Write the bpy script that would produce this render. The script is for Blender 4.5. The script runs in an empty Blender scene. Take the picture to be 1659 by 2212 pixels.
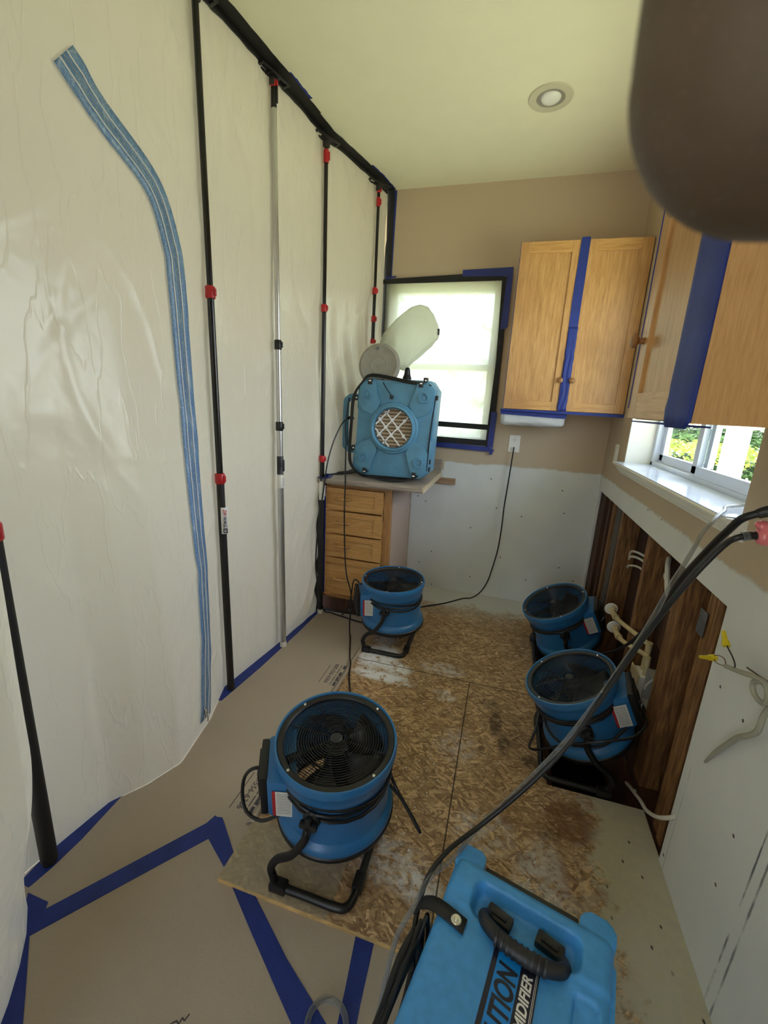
import bpy, bmesh, math, random
from mathutils import Vector, Matrix, noise
random.seed(7)
R = math.radians
PI = math.pi
C = bpy.context.scene.collection
SC = bpy.context.scene

# ------------------------------------------------------------------ camera
cam_d = bpy.data.cameras.new('camera')
cam = bpy.data.objects.new('camera', cam_d)
C.objects.link(cam)
SC.camera = cam
cam_d.sensor_fit = 'HORIZONTAL'
cam_d.sensor_width = 36.0
cam_d.lens = 36.0 * 923.735 / 1659.0
cam_d.clip_start = 0.005
cam_d.dof.use_dof = True
cam_d.dof.focus_distance = 1.7
cam_d.dof.aperture_fstop = 22
cam_d.clip_end = 80
CAMP = Vector((0, 0, 1.38))
yaw, pitch, roll = -0.271363, -0.248781, 0.0512634
fwd = Vector((math.sin(yaw) * math.cos(pitch), math.cos(yaw) * math.cos(pitch), math.sin(pitch)))
rgt = Vector((math.cos(yaw), -math.sin(yaw), 0))
upv = rgt.cross(fwd)
r2 = math.cos(roll) * rgt + math.sin(roll) * upv
u2 = -math.sin(roll) * rgt + math.cos(roll) * upv
M = Matrix((r2, u2, -fwd)).transposed().to_4x4()
M.translation = CAMP
cam.matrix_world = M

# ------------------------------------------------------------------ light
W = bpy.data.worlds.new('sky')
SC.world = W
W.use_nodes = True
wn = W.node_tree
wn.nodes.clear()
wo = wn.nodes.new('ShaderNodeOutputWorld')
wb = wn.nodes.new('ShaderNodeBackground')
sky = wn.nodes.new('ShaderNodeTexSky')
sky.sky_type = 'NISHITA'
sky.sun_disc = False
sky.sun_elevation = R(58)
sky.sun_rotation = R(80)
sky.air_density = 1.0
sky.dust_density = 3.0
mx = wn.nodes.new('ShaderNodeMixRGB')
mx.inputs[0].default_value = 0.55
mx.inputs[2].default_value = (3.3, 3.55, 3.9, 1)
wn.links.new(sky.outputs[0], mx.inputs[1])
wn.links.new(mx.outputs[0], wb.inputs[0])
wn.links.new(wb.outputs[0], wo.inputs[0])
wb.inputs[1].default_value = 0.68
sd = bpy.data.lights.new('sun', 'SUN')
sd.energy = 12.0
sd.angle = R(1.0)
sd.color = (1.0, 0.95, 0.84)
so = bpy.data.objects.new('sun', sd)
C.objects.link(so)
so.rotation_euler = (R(18), R(24), 0)

SC.view_settings.view_transform = 'Standard'
SC.view_settings.look = 'None'
SC.view_settings.gamma = 1
SC.view_settings.exposure = 1.42
SC.view_settings.use_curve_mapping = False
SC.cycles.max_bounces = 10
SC.cycles.diffuse_bounces = 6
SC.cycles.transmission_bounces = 8
SC.cycles.transparent_max_bounces = 12
SC.cycles.caustics_reflective = False
SC.cycles.caustics_refractive = False

# ------------------------------------------------------------------ helpers
def lin(r, g, b):
    f = lambda c: (c / 255) / 12.92 if c / 255 <= 0.04045 else (((c / 255) + 0.055) / 1.055) ** 2.4
    return (f(r), f(g), f(b), 1)


class NT:
    """tiny node helper"""
    def __init__(s, name):
        s.m = bpy.data.materials.new(name)
        s.m.use_nodes = True
        s.t = s.m.node_tree
        s.b = s.t.nodes['Principled BSDF']
        s.out = s.t.nodes['Material Output']

    def n(s, typ, **kw):
        x = s.t.nodes.new(typ)
        for k, v in kw.items():
            setattr(x, k, v)
        return x

    def put(s, sock, v):
        if v is None:
            return
        if hasattr(v, 'links') or isinstance(v, bpy.types.NodeSocket):
            s.t.links.new(v, sock)
        else:
            sock.default_value = v

    def pos(s):
        return s.n('ShaderNodeNewGeometry').outputs['Position']

    def objc(s):
        return s.n('ShaderNodeTexCoord').outputs['Object']

    def mapp(s, v, sc=(1, 1, 1), rot=(0, 0, 0), loc=(0, 0, 0)):
        x = s.n('ShaderNodeMapping')
        s.put(x.inputs[0], v)
        x.inputs['Location'].default_value = loc
        x.inputs['Rotation'].default_value = rot
        x.inputs['Scale'].default_value = sc
        return x.outputs[0]

    def noise(s, v, scale, det=3, rough=.5, col=False):
        x = s.n('ShaderNodeTexNoise')
        s.put(x.inputs['Vector'], v)
        x.inputs['Scale'].default_value = scale
        x.inputs['Detail'].default_value = det
        x.inputs['Roughness'].default_value = rough
        return x.outputs['Color' if col else 'Fac']

    def vor(s, v, scale, feat='F1', out='Color', rnd=1):
        x = s.n('ShaderNodeTexVoronoi', feature=feat)
        s.put(x.inputs['Vector'], v)
        x.inputs['Scale'].default_value = scale
        x.inputs['Randomness'].default_value = rnd
        return x.outputs[out]

    def ramp(s, f, stops):
        x = s.n('ShaderNodeValToRGB')
        s.put(x.inputs[0], f)
        e = x.color_ramp.elements
        while len(e) < len(stops):
            e.new(0.5)
        for i, (p, c) in enumerate(stops):
            e[i].position = p
            e[i].color = c if hasattr(c, '__len__') else (c, c, c, 1)
        return x.outputs[0]

    def mix(s, f, a, b, mode='MIX'):
        x = s.n('ShaderNodeMixRGB', blend_type=mode)
        s.put(x.inputs[0], f)
        s.put(x.inputs[1], a)
        s.put(x.inputs[2], b)
        return x.outputs[0]

    def math(s, op, a, b=None, c=None, clamp=False):
        x = s.n('ShaderNodeMath', operation=op)
        x.use_clamp = clamp
        s.put(x.inputs[0], a)
        if b is not None:
            s.put(x.inputs[1], b)
        if c is not None:
            s.put(x.inputs[2], c)
        return x.outputs[0]

    def sep(s, v):
        x = s.n('ShaderNodeSeparateXYZ')
        s.put(x.inputs[0], v)
        return x.outputs

    def bump(s, h, strength=.2, dist=.01):
        x = s.n('ShaderNodeBump')
        s.put(x.inputs['Height'], h)
        x.inputs['Strength'].default_value = strength
        x.inputs['Distance'].default_value = dist
        s.put(s.b.inputs['Normal'], x.outputs[0])
        return x.outputs[0]

    def smooth(s, v, a, b):
        x = s.n('ShaderNodeMapRange', interpolation_type='SMOOTHSTEP')
        s.put(x.inputs[0], v)
        x.inputs[1].default_value = a
        x.inputs[2].default_value = b
        return x.outputs[0]

    def blob(s, X, Y, cx, cy, rx, ry, nz, amp=.6):
        """1 inside an irregular patch, 0 outside"""
        dx = s.math('MULTIPLY', s.math('SUBTRACT', X, cx), 1 / rx)
        dy = s.math('MULTIPLY', s.math('SUBTRACT', Y, cy), 1 / ry)
        d = s.math('SQRT', s.math('ADD', s.math('MULTIPLY', dx, dx), s.math('MULTIPLY', dy, dy)))
        d = s.math('ADD', d, s.math('MULTIPLY', s.math('SUBTRACT', nz, .5), amp * 2))
        return s.smooth(d, 1.1, .55)


def plain(name, col, rough=.5, metal=0, bump=None, var=0.06, scale=8, spec=.5, coat=0):
    k = NT(name)
    p = k.objc()
    f = k.noise(p, scale, 4)
    d = tuple(max(0, c * (1 - var * 2)) for c in col[:3]) + (1,)
    l = tuple(min(1, c * (1 + var)) for c in col[:3]) + (1,)
    k.put(k.b.inputs['Base Color'], k.ramp(f, [(.3, d), (.7, l)]))
    k.b.inputs['Roughness'].default_value = rough
    k.b.inputs['Metallic'].default_value = metal
    k.b.inputs['Specular IOR Level'].default_value = spec
    k.b.inputs['Coat Weight'].default_value = coat
    if bump:
        k.bump(k.noise(p, bump[0], 3), bump[1], .002)
    return k.m


def wood(name, dark, mid, light, axis='Z', rough=.45, scale=1.0, contrast=1.0, fig=1.0):
    k = NT(name)
    p = k.pos()
    sc = {'Z': (14, 14, 1.1), 'X': (1.1, 14, 14), 'Y': (14, 1.1, 14)}[axis]
    q = k.mapp(p, tuple(v * scale for v in sc))
    n1 = k.noise(q, 1.3 * fig, 4, .55)
    wv = k.math('FRACT', k.math('MULTIPLY', n1, 7))
    wv = k.math('ABSOLUTE', k.math('SUBTRACT', wv, .5))
    fine = k.noise(k.mapp(p, tuple(v * 9 * scale for v in sc)), 1.2, 3, .6)
    f = k.math('ADD', k.math('MULTIPLY', wv, .35 * contrast), k.math('MULTIPLY', fine, .75))
    f = k.math('ADD', f, .08)
    c = k.ramp(f, [(.2, dark), (.45, mid), (.75, light)])
    kn = k.noise(p, 3, 2)
    c = k.mix(k.math('MULTIPLY', k.smooth(kn, .5, .85), .6), c, dark)
    k.put(k.b.inputs['Base Color'], c)
    k.b.inputs['Roughness'].default_value = rough
    k.bump(fine, .12, .001)
    return k.m


class MB:
    def __init__(s, T=None):
        s.bm = bmesh.new()
        s.T = T or Matrix()

    def _add(s, verts, faces):
        vs = [s.bm.verts.new(s.T @ Vector(v)) for v in verts]
        fs = []
        for f in faces:
            try:
                fs.append(s.bm.faces.new([vs[i] for i in f]))
            except ValueError:
                pass
        return vs, fs

    def box(s, x0, x1, y0, y1, z0, z1, bev=0, seg=2, T=None):
        v = [(x, y, z) for x in (x0, x1) for y in (y0, y1) for z in (z0, z1)]
        if T is not None:
            v = [T @ Vector(a) for a in v]
        f = [(0, 1, 3, 2), (4, 6, 7, 5), (0, 4, 5, 1), (2, 3, 7, 6), (0, 2, 6, 4), (1, 5, 7, 3)]
        vs, fs = s._add(v, f)
        if bev > 0:
            ed = list({e for fc in fs for e in fc.edges})
            bmesh.ops.bevel(s.bm, geom=ed, offset=bev, segments=seg, affect='EDGES', profile=.6)
        return s

    def prism(s, pts, axis, a, b, bev=0, seg=2):
        """polygon pts (2-D) extruded along axis from a to b; axis 'Z': (x,y), 'Y': (x,z), 'X': (y,z)"""
        def mk(p, h):
            if axis == 'Z': return (p[0], p[1], h)
            if axis == 'Y': return (p[0], h, p[1])
            return (h, p[0], p[1])
        n = len(pts)
        v = [mk(p, a) for p in pts] + [mk(p, b) for p in pts]
        f = [tuple(range(n)), tuple(range(2 * n - 1, n - 1, -1))] + [(i, (i + 1) % n, n + (i + 1) % n, n + i) for i in range(n)]
        vs, fs = s._add(v, f)
        if bev > 0:
            ed = list({e for fc in fs[:2] for e in fc.edges})
            bmesh.ops.bevel(s.bm, geom=ed, offset=bev, segments=seg, affect='EDGES', profile=.6)
        return s

    def tube(s, pts, r, seg=10, closed=False, smooth=4, caps=True):
        P = [Vector(p) for p in pts]
        rr = r if hasattr(r, '__len__') else [r] * len(P)
        if smooth > 1 and len(P) > 2:
            Q, q = [], []
            n = len(P)
            rng = n if closed else n - 1
            for i in range(rng):
                if closed:
                    p0, p1, p2, p3 = P[(i - 1) % n], P[i], P[(i + 1) % n], P[(i + 2) % n]
                else:
                    p0, p1, p2, p3 = P[max(i - 1, 0)], P[i], P[i + 1], P[min(i + 2, n - 1)]
                for j in range(smooth):
                    t = j / smooth
                    Q.append(.5 * ((2 * p1) + (-p0 + p2) * t + (2 * p0 - 5 * p1 + 4 * p2 - p3) * t * t + (-p0 + 3 * p1 - 3 * p2 + p3) * t ** 3))
                    q.append(rr[i] * (1 - t) + rr[(i + 1) % n] * t)
            if not closed:
                Q.append(P[-1]); q.append(rr[-1])
            P, rr = Q, q
        n = len(P)
        rings = []
        prev = None
        for i in range(n):
            if closed:
                d = (P[(i + 1) % n] - P[i - 1])
            else:
                d = P[min(i + 1, n - 1)] - P[max(i - 1, 0)]
            if d.length < 1e-9: d = Vector((0, 0, 1))
            d.normalize()
            if prev is None:
                a = d.orthogonal().normalized()
            else:
                a = prev - d * prev.dot(d)
                if a.length < 1e-6: a = d.orthogonal()
                a.normalize()
            prev = a
            b = d.cross(a)
            rings.append([s.bm.verts.new(s.T @ (P[i] + rr[i] * (math.cos(2 * PI * k / seg) * a + math.sin(2 * PI * k / seg) * b))) for k in range(seg)])
        m = n if closed else n - 1
        for i in range(m):
            A, B_ = rings[i], rings[(i + 1) % n]
            off = 0
            if closed and i == n - 1:
                off = min(range(seg), key=lambda o: (A[0].co - B_[o].co).length)
            for k in range(seg):
                s.bm.faces.new((A[k], A[(k + 1) % seg], B_[(k + 1 + off) % seg], B_[(k + off) % seg]))
        if caps and not closed:
            s.bm.faces.new(rings[0][::-1])
            s.bm.faces.new(rings[-1])
        return s

    def lathe(s, prof, seg=48, T=None, a0=0, a1=2 * PI):
        """profile [(r,z)...] around local z"""
        T = s.T @ (T or Matrix())
        full = abs(a1 - a0 - 2 * PI) < 1e-6
        ns = seg if full else seg + 1
        rings = []
        for (r, z) in prof:
            if r < 1e-7:
                rings.append([s.bm.verts.new(T @ Vector((0, 0, z)))])
            else:
                rings.append([s.bm.verts.new(T @ Vector((r * math.cos(a0 + (a1 - a0) * k / seg), r * math.sin(a0 + (a1 - a0) * k / seg), z))) for k in range(ns)])
        for A, B_ in zip(rings[:-1], rings[1:]):
            for k in range(seg):
                k2 = (k + 1) % ns if full else k + 1
                try:
                    if len(A) == 1 and len(B_) == 1: continue
                    if len(A) == 1: s.bm.faces.new((A[0], B_[k], B_[k2]))
                    elif len(B_) == 1: s.bm.faces.new((A[k], B_[0], A[k2]))
                    else: s.bm.faces.new((A[k], B_[k], B_[k2], A[k2]))
                except ValueError:
                    pass
        return s

    def grid(s, nu, nv, fn, thick=0):
        V = [[s.bm.verts.new(s.T @ Vector(fn(i / nu, j / nv))) for j in range(nv + 1)] for i in range(nu + 1)]
        for i in range(nu):
            for j in range(nv):
                s.bm.faces.new((V[i][j], V[i + 1][j], V[i + 1][j + 1], V[i][j + 1]))
        return s


WM = {}


def fin(me, smooth):
    if smooth:
        for p in me.polygons: p.use_smooth = True
        try:
            me.set_sharp_from_angle(angle=R(smooth if smooth > 1 else 40))
        except Exception:
            pass


def obj(name, mb, mat, parent=None, smooth=40, label=None, cat=None, group=None, kind=None, solid=0):
    bm = mb.bm if isinstance(mb, MB) else mb
    bmesh.ops.recalc_face_normals(bm, faces=bm.faces)
    me = bpy.data.meshes.new(name)
    bm.to_mesh(me)
    bm.free()
    for m in (mat if isinstance(mat, (list, tuple)) else [mat]):
        me.materials.append(m)
    fin(me, smooth)
    o = bpy.data.objects.new(name, me)
    C.objects.link(o)
    if parent:
        w = WM[parent.name]
        me.transform(w.inverted())
        o.parent = parent
        WM[o.name] = w.copy()
    else:
        # origin to the mesh's base centre
        if me.vertices:
            xs = [v.co for v in me.vertices]
            c = Vector(((min(v.x for v in xs) + max(v.x for v in xs)) / 2, (min(v.y for v in xs) + max(v.y for v in xs)) / 2, min(v.z for v in xs)))
            me.transform(Matrix.Translation(-c))
            o.location = c
            WM[o.name] = Matrix.Translation(c)
    if solid:
        md = o.modifiers.new('thickness', 'SOLIDIFY')
        md.thickness = solid
        md.offset = 0
    tag(o, label, cat, group, kind)
    return o


def tag(o, label=None, cat=None, group=None, kind=None):
    if label: o['label'] = label
    if cat: o['category'] = cat
    if group: o['group'] = group
    if kind: o['kind'] = kind


def thing(name, label, cat, loc=(0, 0, 0), rz=0, group=None, kind=None):
    o = bpy.data.objects.new(name, None)
    o.empty_display_size = .05
    C.objects.link(o)
    o.location = loc
    o.rotation_euler = (0, 0, rz)
    WM[o.name] = Matrix.Translation(Vector(loc)) @ Matrix.Rotation(rz, 4, 'Z')
    tag(o, label, cat, group, kind)
    return o


def text_mesh(name, body, size, T, mat, parent, ext=.0003, bold=0, shear=0, align='LEFT', xs=1.0):
    cu = bpy.data.curves.new(name, 'FONT')
    cu.body = body
    cu.size = size
    cu.extrude = ext
    cu.offset = bold
    cu.shear = shear
    cu.align_x = align
    to = bpy.data.objects.new(name + '_tmp', cu)
    C.objects.link(to)
    me = bpy.data.meshes.new_from_object(to)
    bpy.data.objects.remove(to)
    me.name = name
    me.transform(T @ Matrix.Diagonal((xs, 1, 1, 1)))
    me.materials.clear()
    me.materials.append(mat)
    o = bpy.data.objects.new(name, me)
    C.objects.link(o)
    if parent:
        w = WM[parent.name]
        me.transform(w.inverted())
        o.parent = parent
        WM[o.name] = w.copy()
    return o


def frame(o, x, y, z=None):
    """matrix from origin, x axis, y axis"""
    x = Vector(x).normalized()
    y = Vector(y)
    y = (y - x * y.dot(x)).normalized()
    z = x.cross(y)
    m = Matrix((x, y, z)).transposed().to_4x4()
    m.translation = Vector(o)
    return m


def interp(t, P):
    if t <= P[0][0]: return P[0][1]
    for (a, b), (c, d) in zip(P[:-1], P[1:]):
        if t <= c:
            u = (t - a) / (c - a)
            return b + (d - b) * u
    return P[-1][1]

# ------------------------------------------------------------------ materials
m_ceil = plain('ceiling_paint', lin(236, 232, 206), .9, bump=(160, .25), var=.01)
TAN = lin(194, 175, 150)


def wall_mat(name, plane):
    """tan painted drywall above a torn line, primed white board below"""
    k = NT(name)
    p = k.pos()
    X, Y, Z = k.sep(p)
    h = X if plane == 'back' else Y
    nz = k.noise(p, 22, 5, .7)
    nz2 = k.noise(p, 3, 2)
    edge = k.math('ADD', Z, k.math('MULTIPLY', k.math('SUBTRACT', nz, .5), .035))
    edge = k.math('ADD', edge, k.math('MULTIPLY', k.math('SUBTRACT', nz2, .5), .03))
    up = k.smooth(edge, .994, .999)
    tan = k.mix(k.noise(p, 2.5, 3), TAN, lin(188, 169, 144))
    white = k.mix(k.noise(p, 6, 4), lin(206, 208, 204), lin(222, 223, 220))
    if plane == 'back':
        # pinkish-beige paint strip left of the bare board
        e2 = k.math('ADD', X, k.math('MULTIPLY', k.math('SUBTRACT', nz, .5), .02))
        lf = k.smooth(e2, -.655, -.662)
        up = k.math('MAXIMUM', up, lf)
        # strips near the counter splash
        li = k.math('LESS_THAN', X, -.43)
        li2 = k.math('GREATER_THAN', Z, .93)
        up = k.math('MAXIMUM', up, k.math('MULTIPLY', li, li2))
    else:
        # scuffs and old caulk lines left by the removed cabinets
        def line(y0, z0, y1, z1, w, strength):
            # distance to a line in the wall plane
            L = math.hypot(y1 - y0, z1 - z0)
            nx, ny = (z1 - z0) / L, -(y1 - y0) / L
            d = k.math('ADD', k.math('MULTIPLY', Y, nx), k.math('MULTIPLY', Z, ny))
            d = k.math('ABSOLUTE', k.math('SUBTRACT', d, y0 * nx + z0 * ny))
            d = k.math('ADD', d, k.math('MULTIPLY', k.math('SUBTRACT', nz, .5), w * 1.6))
            mk = k.smooth(d, w, w * .25)
            rng = k.math('MULTIPLY', k.smooth(Z, max(z0, z1) + .02, max(z0, z1) - .04), strength)
            rng = k.math('MULTIPLY', rng, k.smooth(k.noise(p, 9, 3), .35, .55))
            return k.math('MULTIPLY', mk, rng)
        s1 = line(.936, -.03, .918, .56, .0045, .9)
        s2 = line(.905, 0, .886, .62, .005, .75)
        s3 = line(1.25, .15, 1.247, .40, .003, .35)
        scuff = k.math('MAXIMUM', k.math('MAXIMUM', s1, s2), s3)
        white = k.mix(scuff, white, lin(70, 70, 78))
    # dark pin holes
    v = k.n('ShaderNodeTexVoronoi', voronoi_dimensions='2D')
    cx_ = k.n('ShaderNodeCombineXYZ')
    k.put(cx_.inputs[0], h)
    k.put(cx_.inputs[1], Z)
    k.put(v.inputs['Vector'], cx_.outputs[0])
    v.inputs['Scale'].default_value = 3.6
    hole = k.smooth(v.outputs['Distance'], .022, .012)
    white = k.mix(hole, white, lin(80, 74, 66))
    # torn paper lip
    lip = k.math('MULTIPLY', k.smooth(edge, .985, .994), k.smooth(edge, 1.003, .996))
    white = k.mix(k.math('MULTIPLY', lip, .5), white, lin(176, 160, 130))
    k.put(k.b.inputs['Base Color'], k.mix(up, white, tan))
    k.b.inputs['Roughness'].default_value = .85
    hgt = k.math('ADD', k.math('MULTIPLY', up, .6), k.math('MULTIPLY', k.noise(p, 120, 2), .25))
    k.bump(hgt, .5, .002)
    return k.m


m_wback = wall_mat('back_wall_board', 'back')
m_wright = wall_mat('right_wall_board', 'right')
m_tan = plain('tan_paint', TAN, .85, bump=(120, .2), var=.02)
m_wgyp = plain('gypsum_edge', lin(150, 132, 104), .9, var=.1, scale=30)


def osb_mat():
    k = NT('oriented_strand_board')
    p = k.pos()
    X, Y, Z = k.sep(p)
    wob = k.noise(p, 7, 2, col=True)
    wv = k.n('ShaderNodeVectorMath', operation='SCALE')
    k.put(wv.inputs[0], wob)
    wv.inputs['Scale'].default_value = .02
    ad = k.n('ShaderNodeVectorMath', operation='ADD')
    k.put(ad.inputs[0], p)
    k.put(ad.inputs[1], wv.outputs[0])
    q = ad.outputs[0]
    cols = []
    sel = None
    base = None
    for i, (ang, a, b) in enumerate([(8, 15, 92), (72, 17, 98), (-48, 18, 100), (-14, 24, 150), (35, 26, 140)]):
        m = k.mapp(k.mapp(q, (1, 1, 1), (0, 0, R(ang))), (a, b, 1), (0, 0, 0), (i * 3.1, i * 1.7, 0))
        c = k.vor(m, 1.0)
        r, g, bl = k.sep(c)
        tone = k.ramp(r, [(0, lin(138, 110, 82)), (.3, lin(164, 138, 108)), (.65, lin(186, 162, 130)), (1, lin(218, 198, 166))])
        if base is None:
            base = tone
        else:
            base = k.mix(k.math('GREATER_THAN', g, [0, .5, .52, .66, .7][i]), base, tone)
    grain = k.noise(k.mapp(q, (30, 160, 1), (0, 0, R(10))), 1, 3)
    base = k.mix(.28, base, k.ramp(grain, [(.3, lin(90, 74, 56)), (.7, lin(210, 196, 170))]), 'OVERLAY')
    fl = k.noise(p, 75, 5, .7)
    base = k.mix(.4, base, k.ramp(fl, [(.35, lin(84, 70, 54)), (.65, lin(214, 200, 176))]), 'OVERLAY')
    big = k.noise(p, 2.2, 3)
    base = k.mix(k.math('MULTIPLY', k.smooth(big, .45, .75), .4), base, lin(120, 84, 50))
    n1 = k.noise(p, 6, 5, .65)
    n2 = k.noise(p, 28, 5, .7)
    nz = k.math('ADD', k.math('MULTIPLY', n1, .6), k.math('MULTIPLY', n2, .4))

    def lay(mask, col, amt, hard=None):
        nonlocal base
        f = k.math('MULTIPLY', mask, amt)
        if hard:
            f = k.math('MULTIPLY', f, k.smooth(n2, hard[0], hard[1]))
        base = k.mix(f, base, col)
    # white overspray bands along the walls
    by = k.math('ADD', Y, k.math('MULTIPLY', k.math('SUBTRACT', nz, .5), .5))
    lay(k.smooth(by, 2.80, 2.90), lin(214, 216, 214), .92)
    lay(k.math('MULTIPLY', k.smooth(by, 2.60, 2.86), k.smooth(X, .3, .05)), lin(190, 188, 184), .4)
    bx_ = k.math('ADD', X, k.math('MULTIPLY', k.math('SUBTRACT', nz, .5), .42))
    near = k.smooth(Y, 1.60, 1.45)
    lay(k.math('MULTIPLY', k.smooth(bx_, .405, .47), near), lin(186, 182, 156), .93)
    lay(k.math('MULTIPLY', k.smooth(bx_, .30, .42), near), lin(176, 166, 156), .45, (.4, .6))
    lay(k.blob(X, Y, .44, .93, .14, .2, nz), lin(186, 182, 170), .6, (.3, .6))
    # sticky reddish-brown residue
    lay(k.blob(X, Y, .36, 1.33, .09, .10, nz), lin(110, 66, 34), .75, (.3, .5))
    lay(k.blob(X, Y, .30, 1.12, .07, .07, nz), lin(116, 72, 40), .6, (.3, .55))
    # dust and plaster left by the scrape
    for (cx, cy, rx, ry, a, h) in [(-.56, 2.06, .13, .14, .95, (.34, .52)), (-.44, 1.98, .10, .06, .95, (.38, .52)), (-.50, 1.89, .17, .05, 1.0, (.38, .5)),
                                   (-.40, 1.88, .10, .05, .8, (.45, .6)), (-.20, 2.06, .14, .07, .5, (.4, .6)), (-.16, 1.85, .07, .05, .6, (.45, .6)),
                                   (-.2, 1.0, .14, .09, .5, (.4, .6)), (.07, 1.2, .12, .1, .35, (.4, .6)), (-.58, 2.25, .09, .1, .5, (.3, .6)),
                                   (-.06, 1.55, .10, .10, .25, (.4, .6)), (-.6, 1.95, .06, .09, .6, (.4, .6)), (.25, 1.06, .10, .18, .5, (.35, .6)),
                                   (-.1, .96, .08, .06, .55, (.35, .6))]:
        lay(k.blob(X, Y, cx, cy, rx, ry, nz), lin(228, 231, 238), a, h)
    # old floor adhesive: grey rectangle near the free corner
    g1 = k.math('MULTIPLY', k.smooth(X, -.325, -.332), k.smooth(Y, 1.02, .98))
    lay(g1, lin(168, 160, 140), .6)
    lay(k.math('MULTIPLY', g1, k.smooth(X, -.34, -.55)), lin(176, 166, 138), .5, (.3, .6))
    # dark water stains
    for (cx, cy, rx, ry, a) in [(.09, 1.74, .035, .10, .8), (.06, 1.86, .05, .05, .65), (.13, 1.62, .03, .07, .75), (.24, 1.56, .05, .04, .75),
                                (.17, 1.66, .05, .05, .45), (.05, 1.55, .035, .05, .5), (.28, 1.26, .05, .03, .5)]:
        lay(k.blob(X, Y, cx, cy, rx, ry, nz), lin(58, 40, 26), a, (.3, .6))
    # staple holes
    v = k.n('ShaderNodeTexVoronoi', voronoi_dimensions='2D')
    k.put(v.inputs['Vector'], k.mapp(p, (1, .6, 1)))
    v.inputs['Scale'].default_value = 15
    lay(k.math('MULTIPLY', k.smooth(v.outputs['Distance'], .062, .035), k.math('MULTIPLY', k.smooth(X, .40, .46), k.smooth(k.noise(p, 6, 2), .42, .5))), lin(44, 36, 26), .9)
    # board joints
    for (ax, c0, lo, hi, other) in [(Y, 2.0, -9, 9, X), (X, -.049, -9, 2.0, Y)]:
        wv2 = k.math('ADD', ax, k.math('MULTIPLY', k.math('SUBTRACT', n1, .5), .008)) if ax is Y else ax
        d = k.math('ABSOLUTE', k.math('SUBTRACT', wv2, c0))
        lay(k.math('MULTIPLY', k.smooth(d, .0036, .0014), k.math('LESS_THAN', other, hi)), lin(40, 28, 18), .9)
    # only the upper face carries the overspray; cut sides are clean yellow
    k.put(k.b.inputs['Base Color'], base)
    k.b.inputs['Roughness'].default_value = .8
    k.bump(k.math('ADD', grain, n2), .25, .002)
    return k.m


m_osb = osb_mat()
m_osbedge = plain('cut_board_edge', lin(206, 172, 112), .8, var=.15, scale=40)


def paper_mat():
    k = NT('kraft_floor_paper')
    p = k.pos()
    c = k.mix(k.noise(p, 2, 3), lin(186, 172, 156), lin(172, 160, 146))
    c = k.mix(k.math('MULTIPLY', k.noise(p, 260, 2), .25), c, lin(120, 106, 88))
    mot = k.noise(p, 1.2, 2)
    c = k.mix(k.math('MULTIPLY', k.smooth(mot, .5, .7), .3), c, lin(150, 138, 122))
    k.put(k.b.inputs['Base Color'], c)
    k.b.inputs['Roughness'].default_value = .75
    h = k.math('ADD', k.noise(p, 300, 2), k.math('MULTIPLY', k.noise(p, 4, 3), 6))
    k.bump(h, .15, .004)
    return k.m


m_paper = paper_mat()


def poly_mat(name, col, trans, wr, clear=0.0, rough=.28, bs=.35):
    k = NT(name)
    p = k.pos()
    w1 = k.noise(p, 3.0, 4, .6)
    w2 = k.noise(k.mapp(p, (1, 5, 1.2), (R(20), 0, 0)), 2.2, 3, .5)
    ridge = k.math('ABSOLUTE', k.math('SUBTRACT', w2, .5))
    h = k.math('ADD', k.math('MULTIPLY', w1, .9), k.math('MULTIPLY', k.smooth(ridge, .0, .03), -.08))
    k.bump(h, bs, wr)
    nrm = k.b.inputs['Normal'].links[0].from_socket
    k.put(k.b.inputs['Base Color'], col)
    k.b.inputs['Roughness'].default_value = rough
    k.b.inputs['Specular IOR Level'].default_value = .45
    tr = k.n('ShaderNodeBsdfTranslucent')
    tr.inputs[0].default_value = col
    k.t.links.new(nrm, tr.inputs['Normal'])
    mxs = k.n('ShaderNodeMixShader')
    mxs.inputs[0].default_value = trans
    k.t.links.new(k.b.outputs[0], mxs.inputs[1])
    k.t.links.new(tr.outputs[0], mxs.inputs[2])
    o = mxs.outputs[0]
    if clear:
        rf = k.n('ShaderNodeBsdfRefraction')
        rf.inputs['Color'].default_value = (.84, .84, .74, 1)
        rf.inputs['Roughness'].default_value = .6
        rf.inputs['IOR'].default_value = 1.02
        m2 = k.n('ShaderNodeMixShader')
        m2.inputs[0].default_value = clear
        k.t.links.new(o, m2.inputs[1])
        k.t.links.new(rf.outputs[0], m2.inputs[2])
        o = m2.outputs[0]
    k.t.links.new(o, k.out.inputs[0])
    return k.m


m_poly = poly_mat('milky_polyethylene', (.55, .515, .43, 1), .10, .03, rough=.24)
m_polywin = poly_mat('thin_window_film', (.58, .58, .45, 1), .6, .01, clear=.16)
m_bag = poly_mat('inflated_film', (.92, .91, .85, 1), .66, .05, clear=.5, rough=.12, bs=.6)
m_wrap = poly_mat('clear_wrap', (.86, .88, .9, 1), .3, .008, clear=.2, rough=.15, bs=.9)

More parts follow.
